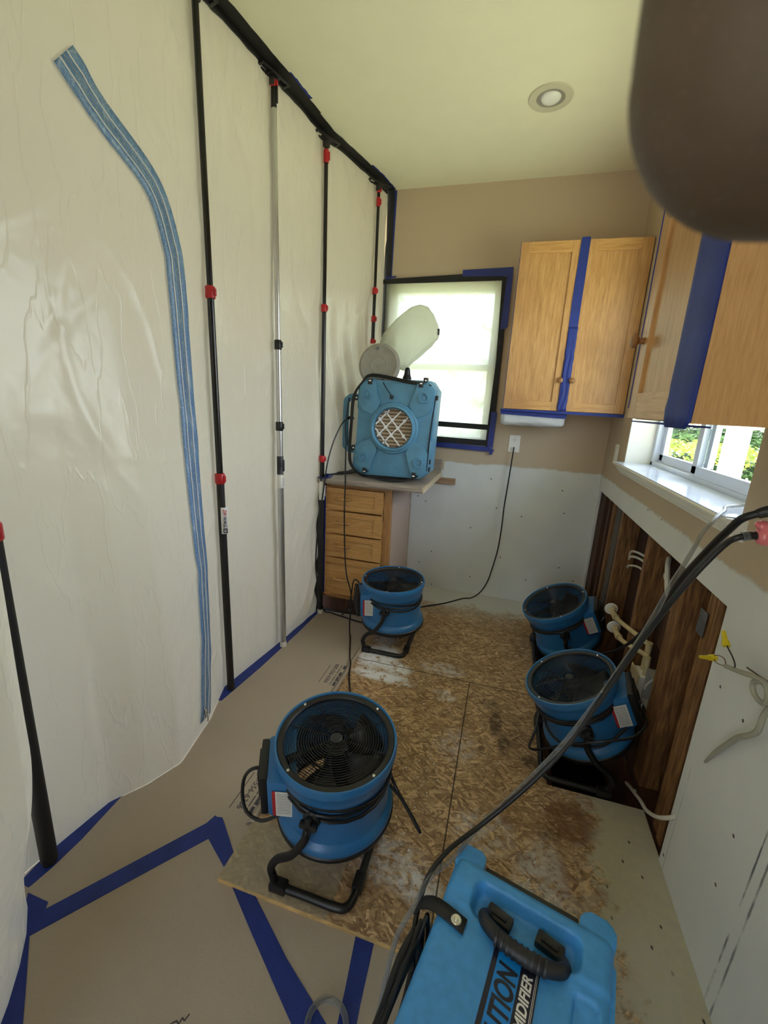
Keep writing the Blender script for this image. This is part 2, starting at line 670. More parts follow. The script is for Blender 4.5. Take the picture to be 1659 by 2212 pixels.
m_blacktape = plain('black_foam_tape', lin(26, 25, 24), .7, var=.2, scale=20, bump=(80, .3))
m_bluetape = plain('blue_painters_tape', lin(24, 48, 132), .6, var=.1, scale=14, bump=(260, .3))
m_bluetape2 = plain('blue_masking_film', lin(24, 44, 128), .5, var=.12, scale=9, bump=(60, .4))
m_black = plain('black_plastic', lin(24, 24, 26), .42, var=.15, scale=20)
m_pole = plain('black_pole', lin(20, 19, 19), .22, var=.1, scale=3)
m_sleeve = plain('matte_black_sleeve', lin(27, 26, 25), .6, var=.1, scale=10)
m_rubber = plain('black_rubber', lin(17, 17, 18), .42, var=.1, scale=12)
m_red = plain('red_clip', lin(188, 30, 38), .4, var=.1)
m_silver = plain('brushed_aluminium', lin(205, 205, 205), .3, metal=.9, var=.05)
m_screw = plain('screw_steel', lin(220, 220, 215), .25, metal=.9, var=.03)
m_white = plain('white_plastic', lin(232, 230, 222), .4, var=.02)
m_vinyl = plain('white_vinyl', lin(214, 222, 238), .35, var=.01)
m_trimw = plain('white_trim_paint', lin(228, 226, 216), .45, var=.02)
m_sill = plain('sill_marble', lin(200, 214, 242), .12, var=.05, scale=4)
m_blue = plain('rotomolded_blue', lin(72, 158, 232), .42, var=.05, scale=60, bump=(420, .12))
m_bluefan = plain('fan_blue', lin(48, 112, 166), .32, var=.05, scale=12)
m_bluescr = plain('scrubber_blue', lin(88, 142, 172), .5, var=.06, scale=18, bump=(300, .1))
m_grey = plain('grey_plastic', lin(150, 146, 136), .6, var=.05, scale=20)
m_dark = plain('dark_grey_plastic', lin(38, 38, 42), .45, var=.1, scale=20)
m_dtext = plain('print_ink_dark', lin(38, 38, 52), .6, var=.05)
m_ink = plain('paper_print_ink', lin(74, 70, 78), .8, var=.1, scale=40)
m_wtext = plain('print_ink_white', lin(240, 240, 240), .5, var=.0)
m_rtext = plain('print_ink_red', lin(196, 34, 40), .5, var=.0)
m_badge = plain('badge_blue', lin(22, 142, 236), .35, var=.02)
m_badgedk = plain('badge_navy', lin(30, 32, 52), .35, var=.02)
m_cable_w = plain('white_cable_jacket', lin(214, 210, 198), .5, var=.06)
m_cable_g = plain('overpainted_cable', lin(166, 164, 146), .6, var=.08)
m_cream = plain('cream_pipe', lin(196, 178, 136), .5, var=.12, scale=20)
m_yellow = plain('yellow_plastic', lin(220, 196, 28), .45, var=.05)
m_copper = plain('copper_wire', lin(120, 84, 60), .4, metal=.6)
m_nail = plain('rusty_nail', lin(92, 66, 48), .6, metal=.4)
m_steel = plain('galvanised_steel', lin(120, 122, 128), .45, metal=.7, var=.15, scale=30)
m_bulb = plain('frosted_bulb', lin(236, 236, 230), .25, var=.0)
m_bulbring = plain('light_trim', lin(206, 200, 176), .5, var=.02)
m_dirt = plain('crawlspace_soil', lin(20, 16, 13), .95, var=.3, scale=12, bump=(30, .8))
m_bounce = plain('bounce_ground', lin(186, 190, 164), .9, var=.08, scale=6)  # outdoor ground, paled to bounce more light up to the ceiling
m_maple = wood('oak_cabinet', lin(146, 100, 52), lin(186, 140, 84), lin(206, 162, 106), 'Z', .38)
m_maple_x = wood('oak_cabinet_rail', lin(152, 104, 52), lin(192, 144, 84), lin(210, 166, 106), 'X', .38)
m_maple_y = wood('oak_rail_depth', lin(152, 104, 52), lin(192, 144, 84), lin(210, 166, 106), 'Y', .38)
m_side = wood('oak_veneer_side', lin(180, 134, 82), lin(204, 160, 108), lin(218, 176, 122), 'Z', .4, scale=1.6, contrast=.35)
m_oakold = wood('oak_base_cabinet', lin(146, 98, 46), lin(186, 138, 76), lin(204, 160, 98), 'X', .45)
m_oakstile = wood('oak_base_stile', lin(128, 84, 42), lin(166, 118, 66), lin(186, 140, 84), 'Z', .45)
m_handle = plain('oak_handle', lin(176, 130, 74), .4, var=.1, scale=30)
m_knob = plain('wooden_knob', lin(146, 100, 56), .35, var=.1, scale=30)
m_stud = wood('stud_lumber', lin(52, 30, 14), lin(102, 66, 34), lin(156, 112, 66), 'Z', .7)
m_studdk = wood('old_stud_lumber', lin(38, 20, 9), lin(62, 34, 16), lin(84, 50, 26), 'Z', .75)
m_studgr = wood('weathered_lumber', lin(44, 40, 36), lin(74, 68, 62), lin(100, 92, 84), 'Z', .8)
m_sheath = wood('brown_sheathing', lin(34, 15, 5), lin(50, 25, 9), lin(64, 34, 13), 'Z', .7, fig=.5, contrast=.4)
m_joist = wood('joist_lumber', lin(44, 24, 12), lin(74, 44, 24), lin(98, 62, 36), 'Y', .75)
m_lam = wood('grey_wood_laminate', lin(112, 100, 90), lin(152, 138, 126), lin(176, 164, 150), 'X', .4, scale=1.4)
m_lamedge = plain('laminate_core', lin(206, 190, 158), .7, var=.12, scale=60)
m_melam = plain('pink_beige_melamine', lin(196, 174, 160), .6, var=.02)
m_filter = None


def filter_mat():
    k = NT('pleated_filter')
    p = k.pos()
    X, Y, Z = k.sep(p)
    w = k.math('SINE', k.math('MULTIPLY', Z, 2 * PI / .021))
    c = k.ramp(k.math('ADD', k.math('MULTIPLY', w, .5), .5), [(0, lin(92, 76, 58)), (1, lin(186, 164, 136))])
    k.put(k.b.inputs['Base Color'], c)
    k.b.inputs['Roughness'].default_value = .9
    return k.m


m_filter = filter_mat()


def label_mat():
    """white warning sticker: red band and rows of small print (object UV)"""
    k = NT('warning_sticker')
    uv = k.n('ShaderNodeUVMap').outputs[0]
    U, V, _ = k.sep(uv)
    red = k.math('LESS_THAN', U, .17)
    rows = k.math('GREATER_THAN', k.math('FRACT', k.math('MULTIPLY', V, 15)), .55)
    inn = k.math('MULTIPLY', k.math('MULTIPLY', k.math('GREATER_THAN', U, .23), k.math('LESS_THAN', U, .94)),
                 k.math('MULTIPLY', k.math('GREATER_THAN', V, .06), k.math('LESS_THAN', V, .95)))
    gaps = k.math('GREATER_THAN', k.noise(k.mapp(uv, (60, 15, 1)), 1, 1), .42)
    f = k.math('MULTIPLY', k.math('MULTIPLY', rows, inn), gaps)
    c = k.mix(k.math('MULTIPLY', f, .7), lin(226, 224, 216), lin(60, 60, 60))
    c = k.mix(red, c, lin(176, 40, 44))
    k.put(k.b.inputs['Base Color'], c)
    k.b.inputs['Roughness'].default_value = .4
    return k.m


m_label = label_mat()


def zip_mat():
    k = NT('zipper_adhesive_strip')
    p = k.pos()
    n = k.noise(k.mapp(p, (1, 1, .3)), 45, 4, .6)
    v = k.vor(p, 70, 'DISTANCE_TO_EDGE', 'Distance')
    c = k.ramp(n, [(.35, lin(96, 138, 190)), (.6, lin(124, 160, 200)), (.75, lin(180, 200, 214))])
    c = k.mix(k.math('MULTIPLY', k.smooth(v, .05, .0), .5), c, lin(210, 222, 228))
    k.put(k.b.inputs['Base Color'], c)
    k.b.inputs['Roughness'].default_value = .4
    return k.m


m_zip = zip_mat()


def clear_mat(name, col, rough=.05, solid=.35):
    k = NT(name)
    k.b.inputs['Base Color'].default_value = col
    k.b.inputs['Roughness'].default_value = rough
    k.b.inputs['Specular IOR Level'].default_value = .9
    tr = k.n('ShaderNodeBsdfTransparent')
    tr.inputs[0].default_value = tuple(.25 + .75 * c for c in col[:3]) + (1,)
    lw = k.n('ShaderNodeLayerWeight')
    lw.inputs[0].default_value = .35
    m = k.n('ShaderNodeMixShader')
    k.put(m.inputs[0], k.math('ADD', k.math('MULTIPLY', lw.outputs['Facing'], .6), solid * .5, clamp=True))
    k.t.links.new(tr.outputs[0], m.inputs[1])
    k.t.links.new(k.b.outputs[0], m.inputs[2])
    k.t.links.new(m.outputs[0], k.out.inputs[0])
    return k.m


m_tube = clear_mat('clear_vinyl_hose', (.55, .57, .57, 1), .06, .18)
m_pinkclear = clear_mat('pink_clear_plug', (.9, .25, .28, 1), .1, 1.2)


def glass_mat():
    k = NT('window_glass')
    tr = k.n('ShaderNodeBsdfTransparent')
    tr.inputs[0].default_value = (.95, .97, .96, 1)
    gl = k.n('ShaderNodeBsdfGlossy')
    gl.inputs['Roughness'].default_value = .02
    m = k.n('ShaderNodeMixShader')
    m.inputs[0].default_value = .05
    k.t.links.new(tr.outputs[0], m.inputs[1])
    k.t.links.new(gl.outputs[0], m.inputs[2])
    k.t.links.new(m.outputs[0], k.out.inputs[0])
    return k.m


m_glass = glass_mat()


def leaf_mat(name, a, b):
    k = NT(name)
    i = k.n('ShaderNodeObjectInfo')
    c = k.mix(k.noise(k.pos(), 5, 2), a, b)
    k.put(k.b.inputs['Base Color'], c)
    k.b.inputs['Roughness'].default_value = .5
    tr = k.n('ShaderNodeBsdfTranslucent')
    k.put(tr.inputs[0], c)
    m = k.n('ShaderNodeMixShader')
    m.inputs[0].default_value = .45
    k.t.links.new(k.b.outputs[0], m.inputs[1])
    k.t.links.new(tr.outputs[0], m.inputs[2])
    k.t.links.new(m.outputs[0], k.out.inputs[0])
    return k.m


m_leafy = leaf_mat('yellow_green_leaves', lin(150, 160, 60), lin(110, 136, 56))
m_leafg = leaf_mat('green_leaves', lin(84, 112, 66), lin(62, 90, 52))


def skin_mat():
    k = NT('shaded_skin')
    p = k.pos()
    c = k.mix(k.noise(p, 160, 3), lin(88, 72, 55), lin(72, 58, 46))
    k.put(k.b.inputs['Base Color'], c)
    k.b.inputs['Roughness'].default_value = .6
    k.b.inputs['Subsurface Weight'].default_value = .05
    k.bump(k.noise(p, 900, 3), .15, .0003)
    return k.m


m_skin = skin_mat()
m_hair = plain('fine_pale_hair', lin(150, 150, 150), .5)

# ------------------------------------------------------------------ room shell
XR = .62          # right wall plane
YB = 3.116        # back wall plane
ZC = 2.74
WY0, WY1, WZ0, WZ1 = 1.33, 2.60, 1.13, 2.18     # right window opening
CY0, CY1, CZ1 = 1.285, 3.085, .893              # cavity in right wall
BX0, BX1, BZ0, BZ1 = -.90, -.155, 1.13, 2.175   # back window opening


def struct(name, mb, mat, smooth=0):
    return obj(name, mb, mat, smooth=smooth, kind='structure')


# ceiling; overhang past the right wall is an added eave blocking the sun
b = MB().box(-3.2, 1.75, -1.6, YB + .5, ZC, ZC + .08)
struct('ceiling', b, m_ceil)

# back wall (with window hole)
b = MB()
b.box(-3.2, BX0, YB, YB + .13, -.02, ZC)
b.box(BX1, XR + .25, YB, YB + .13, -.02, ZC)
b.box(BX0, BX1, YB, YB + .13, -.02, BZ0)
b.box(BX0, BX1, YB, YB + .13, BZ1, ZC)
struct('wall_back', b, m_wback)

# right wall board 12 mm thick, then framing behind
b = MB()
T12 = XR + .0125
b.box(XR, T12, -1.6, CY0, -.0, WZ0)            # near lower
b.box(XR, T12, -1.6, WY0, WZ0, ZC)             # near upper
b.box(XR, T12, CY0, YB, CZ1, WZ0)              # strip above cavity
b.box(XR, T12, WY1, YB, WZ0, ZC)
b.box(XR, T12, WY0, WY1, WZ1, ZC)
b.box(XR, T12, CY1, YB, 0, CZ1)
struct('wall_right', b, m_wright)
# upper wall core around the window and outer sheathing
b = MB()
b.box(T12 + .001, .80, -1.6, WY0 - .013, CZ1 + .04, ZC)
b.box(T12 + .001, .80, WY1 + .013, YB, CZ1 + .04, ZC)
b.box(T12 + .001, .80, WY0 - .013, WY1 + .013, CZ1 + .04, WZ0 - .016)
b.box(T12 + .001, .80, WY0 - .013, WY1 + .013, WZ1 + .013, ZC)
b.box(.724, .80, -1.6, YB, -.35, CZ1 + .04)
b.box(T12 + .001, .724, -1.6, CY0 - .02, -.35, CZ1 + .04)
struct('wall_right_core', b, m_sheath)
# window reveals
b = MB()
b.box(XR - .0006, .79, WY1 - .0006, WY1 + .012, WZ0, WZ1)
b.box(T12 + .0005, .79, WY0 - .012, WY0, WZ0, WZ1)
b.box(T12 + .0005, .79, WY0, WY1, WZ1 - .0, WZ1 + .012)
struct('trim_1', b, m_trimw)

# floor: kraft paper over finished floor, and the strand-board subfloor
b = MB().box(-3.2, XR + .1, -1.6, .80, -.06, -.018)
b.box(-3.2, -.30, .80, YB, -.06, -.0185)
struct('floor', b, m_melam)
# strand board with the hole cut beside the right wall
HX0, HY0, HY1 = .292, 1.468, 2.74
b = MB()
for (x0, x1, y0, y1) in [(-.675, HX0, .80, YB), (HX0, XR + .004, .80, HY0), (HX0, XR + .004, HY1, YB)]:
    b.box(x0, x1, y0, y1, -.018, 0)
osb = obj('floor_strand_board', b, [m_osb, m_osbedge], smooth=0, kind='structure')
for p in osb.data.polygons:
    if abs(p.normal.z) < .5: p.material_index = 1
# crawl space
b = MB()
b.box(-.6, 1.2, .9, 3.4, -.75, -.70)
b.box(.0, .02, .9, 3.4, -.75, -.06)
b.box(.80, .82, .9, 3.4, -.75, -.35)
b.box(.0, .82, 3.15, 3.2, -.75, -.03)
b.box(.0, .82, 1.0, 1.02, -.75, -.03)
struct('floor_crawlspace', b, m_dirt)
b = MB()
b.box(.276, .316, .9, 3.1, -.24, -.019)
b.box(.02, .276, .9, 3.1, -.05, -.019)
struct('trim_2', b, m_joist)
# sole plate under the cut board
b = MB().box(.634, .723, CY0 - .02, CY1, -.04, -.002)
b.box(.60, .634, HY0 - .0, HY1, -.24, -.045)
struct('trim_3', b, m_studdk)
# unseen wall added behind the camera to cut light on the right side
b = MB().box(-.35, .80, -1.62, -1.5, -.02, ZC)
struct('wall_light_blocker', b, m_tan)
# ground outdoors, and edge of the unseen eave added to block sun
b = MB().box(-14, 16, -8, 22, -.95, -.9)
struct('ground', b, m_bounce)
b = MB().box(1.70, 1.75, -1.6, 3.6, 2.6, 2.739)
struct('trim_added_eave', b, m_trimw)

# right window: sill, stool moulding, frame, sashes
def mould(name, y0, y1, parent=None):
    pr = [(.70, 1.130), (.5725, 1.132), (.568, 1.126), (.570, 1.117), (.586, 1.113), (.588, 1.104), (.594, 1.102), (.594, 1.094), (.602, 1.091), (.604, 1.083), (.612, 1.081), (.612, 1.073), (XR, 1.073), (XR, 1.118), (.74, 1.118)]
    b = MB()
    b.prism([(x, z) for x, z in pr], 'Y', y0, y1)
    return b


sl = obj('window_sill', MB().box(.572, .742, WY0 - .02, WY1 + .0, 1.1305, 1.1345, .001), m_sill, smooth=0, kind='structure')
b = mould('m', WY0 - .04, WY1 + .04)
tr = obj('trim_5', b, m_trimw, smooth=0, kind='structure')
w1 = thing('window_2', None, None, (.76, 1.96, 1.13), kind='structure')
b = MB()
fx0, fx1 = .742, .80
b.box(fx0, fx1, WY0, WY1, 1.13, 1.152, .002)
b.box(fx0, fx1, WY0, WY1, WZ1 - .03, WZ1, .002)
b.box(fx0, fx1, WY0, WY0 + .03, 1.13, WZ1, .002)
b.box(fx0, fx1, WY1 - .03, WY1, 1.13, WZ1, .002)
obj('window_frame', b, m_vinyl, w1, smooth=0)


def sash(x0, x1, y0, y1, st0, st1):
    b = MB()
    b.box(x0, x1, y0, y1, 1.152, 1.152 + .042, .002)
    b.box(x0, x1, y0, y1, WZ1 - .07, WZ1 - .03, .002)
    b.box(x0, x1, y0, y0 + st0, 1.16, WZ1 - .03, .002)
    b.box(x0, x1, y1 - st1, y1, 1.16, WZ1 - .03, .002)
    s_ = obj('sash', b, m_vinyl, w1, smooth=0)
    g = MB().box((x0 + x1) / 2 - .002, (x0 + x1) / 2 + .002, y0 + st0, y1 - st1, 1.19, WZ1 - .07)
    obj('pane', g, m_glass, s_, smooth=0)


sash(.771, .793, 1.99, WY1 - .03, .04, .045)
sash(.746, .769, WY0 + .03, 2.07, .04, .045)
# a white post of the porch outside
for i, (x, y) in enumerate([(1.30, 3.10)]):
    b = MB().box(x, x + .09, y, y + .12, -.9, 2.7, .004)
    obj('porch_post', b, m_vinyl, smooth=0, label='white porch post standing outside the right window', cat='post')

# back window (behind the film)
w2 = thing('window_1', None, None, (-.53, YB + .06, BZ0), kind='structure')
b = MB()
fy0, fy1 = YB + .05, YB + .11
b.box(BX0, BX1, fy0, fy1, BZ0, BZ0 + .045)
b.box(BX0, BX1, fy0, fy1, BZ1 - .045, BZ1)
b.box(BX0, BX0 + .04, fy0, fy1, BZ0, BZ1)
b.box(BX1 - .04, BX1, fy0, fy1, BZ0, BZ1)
b.box(BX0, BX1, fy0, fy1, 1.63, 1.67)
obj('window_frame', b, m_vinyl, w2, smooth=0)
obj('pane', MB().box(BX0, BX1, YB + .078, YB + .082, BZ0, BZ1), m_glass, w2, smooth=0)

# ------------------------------------------------------------------ greenery outdoors
def shrub(name, cx, cy, cz, rx, ry, rz, n, mat, label, seed, size=.07):
    rd = random.Random(seed)
    t = thing(name, label, 'shrub', (cx, cy, -.9), group='shrubs in the garden')
    b = MB()
    for i in range(n):
        while True:
            v = Vector((rd.uniform(-1, 1), rd.uniform(-1, 1), rd.uniform(-1, 1)))
            if .3 < v.length < 1: break
        layer = math.floor(v.z * 4) / 4 + rd.uniform(-.05, .05)
        p = Vector((cx + v.x * rx, cy + v.y * ry, cz + (layer * .7 + v.z * .3) * rz))
        n_ = Vector((rd.uniform(-.7, .7), rd.uniform(-.7, .7), 1)).normalized()
        a = n_.orthogonal().normalized()
        a = Matrix.Rotation(rd.uniform(0, 6.28), 3, n_) @ a
        c = n_.cross(a)
        s = size * rd.uniform(.6, 1.3)
        b._add([p - a * s * .5, p + c * s * .22 + n_ * s * .05, p + a * s * .5, p - c * s * .22 + n_ * s * .05], [(0, 1, 2, 3)])
    obj('foliage', b, mat, t, smooth=0)
    b = MB()
    for i in range(5):
        a = rd.uniform(0, 6.28)
        b.tube([(cx, cy, -.9), (cx + .2 * rx * math.cos(a), cy + .2 * ry * math.sin(a), cz - rz * .4), (cx + .6 * rx * math.cos(a), cy + .6 * ry * math.sin(a), cz + rz * .3)], [.03, .02, .008], 6)
    obj('stem', b, m_joist, t)


shrub('garden_shrub', 2.3, 4.9, .25, .75, .92, 1.5, 9000, m_leafy, 'yellow green leafy shrub seen through the near pane of the right window', 2, .075)
shrub('garden_shrub', 2.1, 6.8, .2, .85, .98, 1.5, 9000, m_leafy, 'bright yellow green shrub seen through the left pane of the right window', 1, .08)
shrub('garden_shrub', 3.9, 9.6, .4, 2.6, 2.2, 2.3, 17000, m_leafg, 'darker green shrub behind the yellow green ones outside the right window', 3, .2)
shrub('garden_shrub', -1.6, 7.5, 1.4, 2.6, 1.0, 2.3, 4200, m_leafg, 'green shrub blurred behind the plastic over the back window', 4, .13)

# ------------------------------------------------------------------ plastic barrier
XT = [(.2, -1.22), (.66, -1.222), (1.0, -1.205), (1.56, -1.21), (2.0, -1.155), (2.44, -1.11), (2.93, -.985), (YB - .01, -.958)]
XB = [(.2, -1.22), (.66, -1.222), (.9, -1.19), (1.0, -1.125), (1.12, -1.08), (1.26, -1.11), (1.34, -1.125), (1.48, -1.175), (1.56, -1.205), (2.0, -1.16), (2.44, -1.125), (2.93, -.985), (YB - .01, -.958)]
POLY = [.69, 1.56, 1.98, 2.44, 2.93]


def bx(y, z):
    t = min(1, max(0, z / 1.9))
    t = t * t * (3 - 2 * t)
    a = interp(y, XB) * (1 - t) + interp(y, XT) * t
    # billow between the poles
    for p, q in zip(POLY[:-1], POLY[1:]):
        if p < y < q:
            u = (y - p) / (q - p)
            a += -.018 * math.sin(PI * u) * (1 if q - p < .6 else .2) * math.sin(PI * min(1, z / 2.74))
    fold = noise.noise(Vector((y * 1.7, z * 1.0, 3))) * .018
    fold += max(0, .5 - abs(noise.noise(Vector((y * 2.6 + z * 1.1, z * 1.5 - y, 9)))) * 2.6) ** 2 * .020
    fold += max(0, .5 - abs(noise.noise(Vector((y * 1.7 - z * 1.9, z * 1.2 + y * .5, 19)))) * 5) ** 2 * .014
    # gathers hanging from each pole head and near the counter
    for p in POLY[1:]:
        d = abs(y - p)
        if d < .3 and z > 1.9:
            fold += .010 * math.sin((y - p) * 60 / (1 + (2.74 - z) * 4)) * (z - 1.9) / .84 * (1 - d / .3)
    if y > 2.3:
        g = min(1, (y - 2.3) / .15) * max(0, 1 - abs(z - 1.25) / .8)
        fold += .016 * math.sin(y * 42 + z * 6 + 3 * noise.noise(Vector((y * 3, z * 2, 1)))) * g
    if y > 2.0 and z < 1.0:
        g = max(0, 1 - abs(y - 2.35) / .35) * (1 - z)
        fold += .02 * math.sin((y * 1.0 - z * .8) * 34 + 4 * noise.noise(Vector((y * 4, z * 3, 5)))) * g
    k = min(1, z / .08) * min(1, (2.74 - z) / .06)
    return a + fold * max(.1, k)


bar = thing('plastic_barrier', 'milky plastic sheet barrier wall along the left side held up by poles', 'plastic sheet', (-1.15, 1.6, 0))
b = MB()


def fbar(u, v):
    y = .60 + u * (2.475 - .60)
    z = -.0155 + v * (ZC + .0135)
    return (bx(y, max(z, 0)), y, z)


b.grid(190, 220, fbar)
b.grid(60, 150, lambda u, v: (bx(2.475 + u * (YB - .012 - 2.475), .915 + v * (ZC - .917)), 2.475 + u * (YB - .012 - 2.475), .915 + v * (ZC - .917)))
bmesh.ops.remove_doubles(b.bm, verts=b.bm.verts, dist=.0004)
obj('sheet', b, m_poly, bar, smooth=60)
# zipper: two adhesive strips with white coil lines and slider
zc = [(1.052, 2.205), (1.080, 2.182), (1.112, 2.155), (1.148, 2.131), (1.190, 2.108), (1.237, 2.083), (1.284, 2.055), (1.321, 2.024), (1.346, 1.988), (1.364, 1.947), (1.380, 1.897), (1.394, 1.830), (1.399, 1.745), (1.403, 1.623), (1.404, 1.462), (1.401, 1.206), (1.390, .835), (1.375, .538), (1.339, .234), (1.308, .03)]


def ribbon(off0, off1, lift):
    pts = []
    n = len(zc)
    Q = []
    for i in range(n - 1):
        for j in range(4):
            t = j / 4
            p0, p1, p2, p3 = zc[max(i - 1, 0)], zc[i], zc[i + 1], zc[min(i + 2, n - 1)]
            Q.append(tuple(.5 * ((2 * p1[k]) + (-p0[k] + p2[k]) * t + (2 * p0[k] - 5 * p1[k] + 4 * p2[k] - p3[k]) * t * t + (-p0[k] + 3 * p1[k] - 3 * p2[k] + p3[k]) * t ** 3) for k in (0, 1)))
    Q.append(zc[-1])
    V = []
    for i, (y, z) in enumerate(Q):
        a, c = Q[max(i - 1, 0)], Q[min(i + 1, len(Q) - 1)]
        d = Vector((c[0] - a[0], c[1] - a[1])).normalized()
        nn = Vector((-d.y, d.x))
        r = []
        for o in (off0, off1):
            yy, zz = y + nn.x * o, z + nn.y * o
            r.append((bx(yy, zz) + lift, yy, max(zz, .004)))
        V.append(r)
    return V


def rib_mesh(b, V):
    vs = [[b.bm.verts.new(p) for p in r] for r in V]
    for A, B_ in zip(vs[:-1], vs[1:]):
        b.bm.faces.new((A[0], A[1], B_[1], B_[0]))


zp = thing('zipper_tmp', None, None)
bpy.data.objects.remove(zp)
b = MB()
rib_mesh(b, ribbon(-.044, -.001, .007))
rib_mesh(b, ribbon(.001, .044, .007))
zo = obj('zipper', b, m_zip, bar, smooth=60, solid=.0008)
zo['label'] = 'blue zipper strip with white teeth lines'
b = MB()
for o in (-.018, .014):
    V = ribbon(o - .0012, o + .0012, .0095)
    b.tube([((a[0] + c[0]) / 2, (a[1] + c[1]) / 2, (a[2] + c[2]) / 2) for a, c in ((Vector(q[0]), Vector(q[1])) for q in V)], .0021, 6, smooth=1)
obj('zipper_teeth', b, m_wtext, zo)
b = MB().box(-1.108, -1.10, 1.292, 1.304, .055, .085, .002)
b.tube([(-1.099, 1.298, .06), (-1.094, 1.298, .045), (-1.095, 1.298, .025)], .004, 8)
obj('zipper_slider', b, m_screw, zo)

# second sheet turning the corner near the camera
ncur = thing('plastic_curtain', 'near milky plastic sheet turning the corner at the lower left edge', 'plastic sheet', (-1.0, .45, 0))
NC = [(-1.21, .62), (-1.12, .585), (-1.06, .54), (-1.01, .49), (-.96, .43), (-.925, .38), (-.88, .31), (-.83, .2), (-.78, .05), (-.73, -.2), (-.72, -.7), (-.72, -1.5)]


def fcur(u, v):
    n = len(NC) - 1
    t = u * n
    i = min(int(t), n - 1)
    f = t - i
    x = NC[i][0] * (1 - f) + NC[i + 1][0] * f
    y = NC[i][1] * (1 - f) + NC[i + 1][1] * f
    z = -.0155 + v * (ZC + .0135)
    zz = min(1, max(0, z) / .58)
    bulge = .118 * zz * zz * (3 - 2 * zz) * max(.25, 1 - abs(y - .44) / .5) - .004
    bulge += .02 * noise.noise(Vector((x * 4, y * 4, z * 1.3))) * min(1, max(0, z) * 3)
    top = min(1, (ZC - z) / .3)
    return (x + bulge * .9 * (.4 + .6 * top), y + bulge * .42 * (.4 + .6 * top), z)


obj('sheet', MB().grid(110, 90, fcur), m_poly, ncur, smooth=60)

# ------------------------------------------------------------------ tapes
def slab(name, pts, axis, a, b_, mat, label, cat='tape', group=None, parent=None):
    """flat polygon tape of real thickness"""
    group = group or ('strips of blue tape' if name == 'blue_tape' else 'strips of black tape' if name == 'black_tape' else None)
    return obj(name, MB().prism(pts, axis, a, b_), mat, parent, smooth=0, label=label, cat=cat, group=group)


# black tape at the ceiling along the barrier
def ceil_tape(y0, y1, w, lift, mat, name, label, seed, n=24, shift=0):
    rd = random.Random(seed)
    L, Rr = [], []
    for i in range(n + 1):
        y = y0 + (y1 - y0) * i / n
        x = interp(y, XT)
        L.append((x - .012 + shift, y))
        Rr.append((x + w + shift + rd.uniform(-.002, .002), y))
    return slab(name, L + Rr[::-1], 'Z', ZC - lift, ZC - lift + .0012, mat, label)


ceil_tape(.25, 1.62, .075, .004, m_blacktape, 'black_tape', 'long near run of black tape where the plastic meets the ceiling', 1)
ceil_tape(1.58, 2.30, .062, .0025, m_blacktape, 'black_tape', 'black ceiling tape run between the silver pole and the next black pole', 2)
ceil_tape(2.27, 3.11, .056, .004, m_blacktape, 'black_tape', 'far run of black ceiling tape ending at the back wall corner', 3)
ceil_tape(2.03, 2.20, .073, .0012, m_bluetape, 'blue_tape', 'blue tape showing beside the black ceiling tape past the silver pole', 4)
ceil_tape(2.80, 3.11, .064, .0014, m_bluetape, 'blue_tape', 'blue tape sliver at the ceiling corner of the back wall', 5)
# a vertical lip of the ceiling tape folded onto the sheet
b = MB()
n = 60
vs = []
for i in range(n + 1):
    y = .3 + (3.1 - .3) * i / n
    d = .028 + .008 * noise.noise(Vector((y * 7, 0, 0)))
    vs.append([b.bm.verts.new((bx(y, ZC - .003) + .004, y, ZC - .003)), b.bm.verts.new((bx(y, ZC - d) + .006, y, ZC - d))])
for A, B_ in zip(vs[:-1], vs[1:]):
    b.bm.faces.new((A[0], A[1], B_[1], B_[0]))
obj('black_tape', b, m_blacktape, smooth=60, solid=.0008, label='black tape lip folded down onto the top of the plastic barrier', cat='tape')

# vertical tape at the back wall
slab('black_tape', [(-.962, .93), (-.955, 1.4), (-.960, 1.9), (-.952, 2.4), (-.945, 2.45), (-.955, 2.738), (-.903, 2.738), (-.902, 2.3), (-.905, 1.7), (-.908, .93)], 'Y', YB - .0035, YB - .0022, m_blacktape, 'black vertical tape joining the plastic to the back wall')
slab('blue_tape', [(-.915, 2.2), (-.91, 2.735), (-.888, 2.735), (-.893, 2.45), (-.897, 2.2)], 'Y', YB - .002, YB - .001, m_bluetape, 'thin blue tape edge behind the vertical black tape on the back wall')
# back window film and its tape frame
film = MB()


def ffilm(u, v):
    x = -.93 + u * (.80)
    z = 1.11 + v * 1.10
    d = .004 * noise.noise(Vector((x * 5, z * 3, 0))) + .006 * math.exp(-((z - 1.35) / .14) ** 2) * math.sin((x * .6 + z) * 40)
    return (x, YB - .006 - abs(d) - .012 * math.sin(PI * u) * math.sin(PI * v), z)


obj('window_film', film.grid(50, 60, ffilm), m_polywin, smooth=60, label='translucent plastic film taped over the back window', cat='plastic sheet')
YT = YB - .024


def wtape(x0, x1, z0, z1, mat, label, name='black_tape', lift=0, jag=0):
    pts = [(x0, z0), (x1, z0), (x1, z1), (x0, z1)]
    return slab(name, pts, 'Y', YT - lift - .001, YT - lift, mat, label)


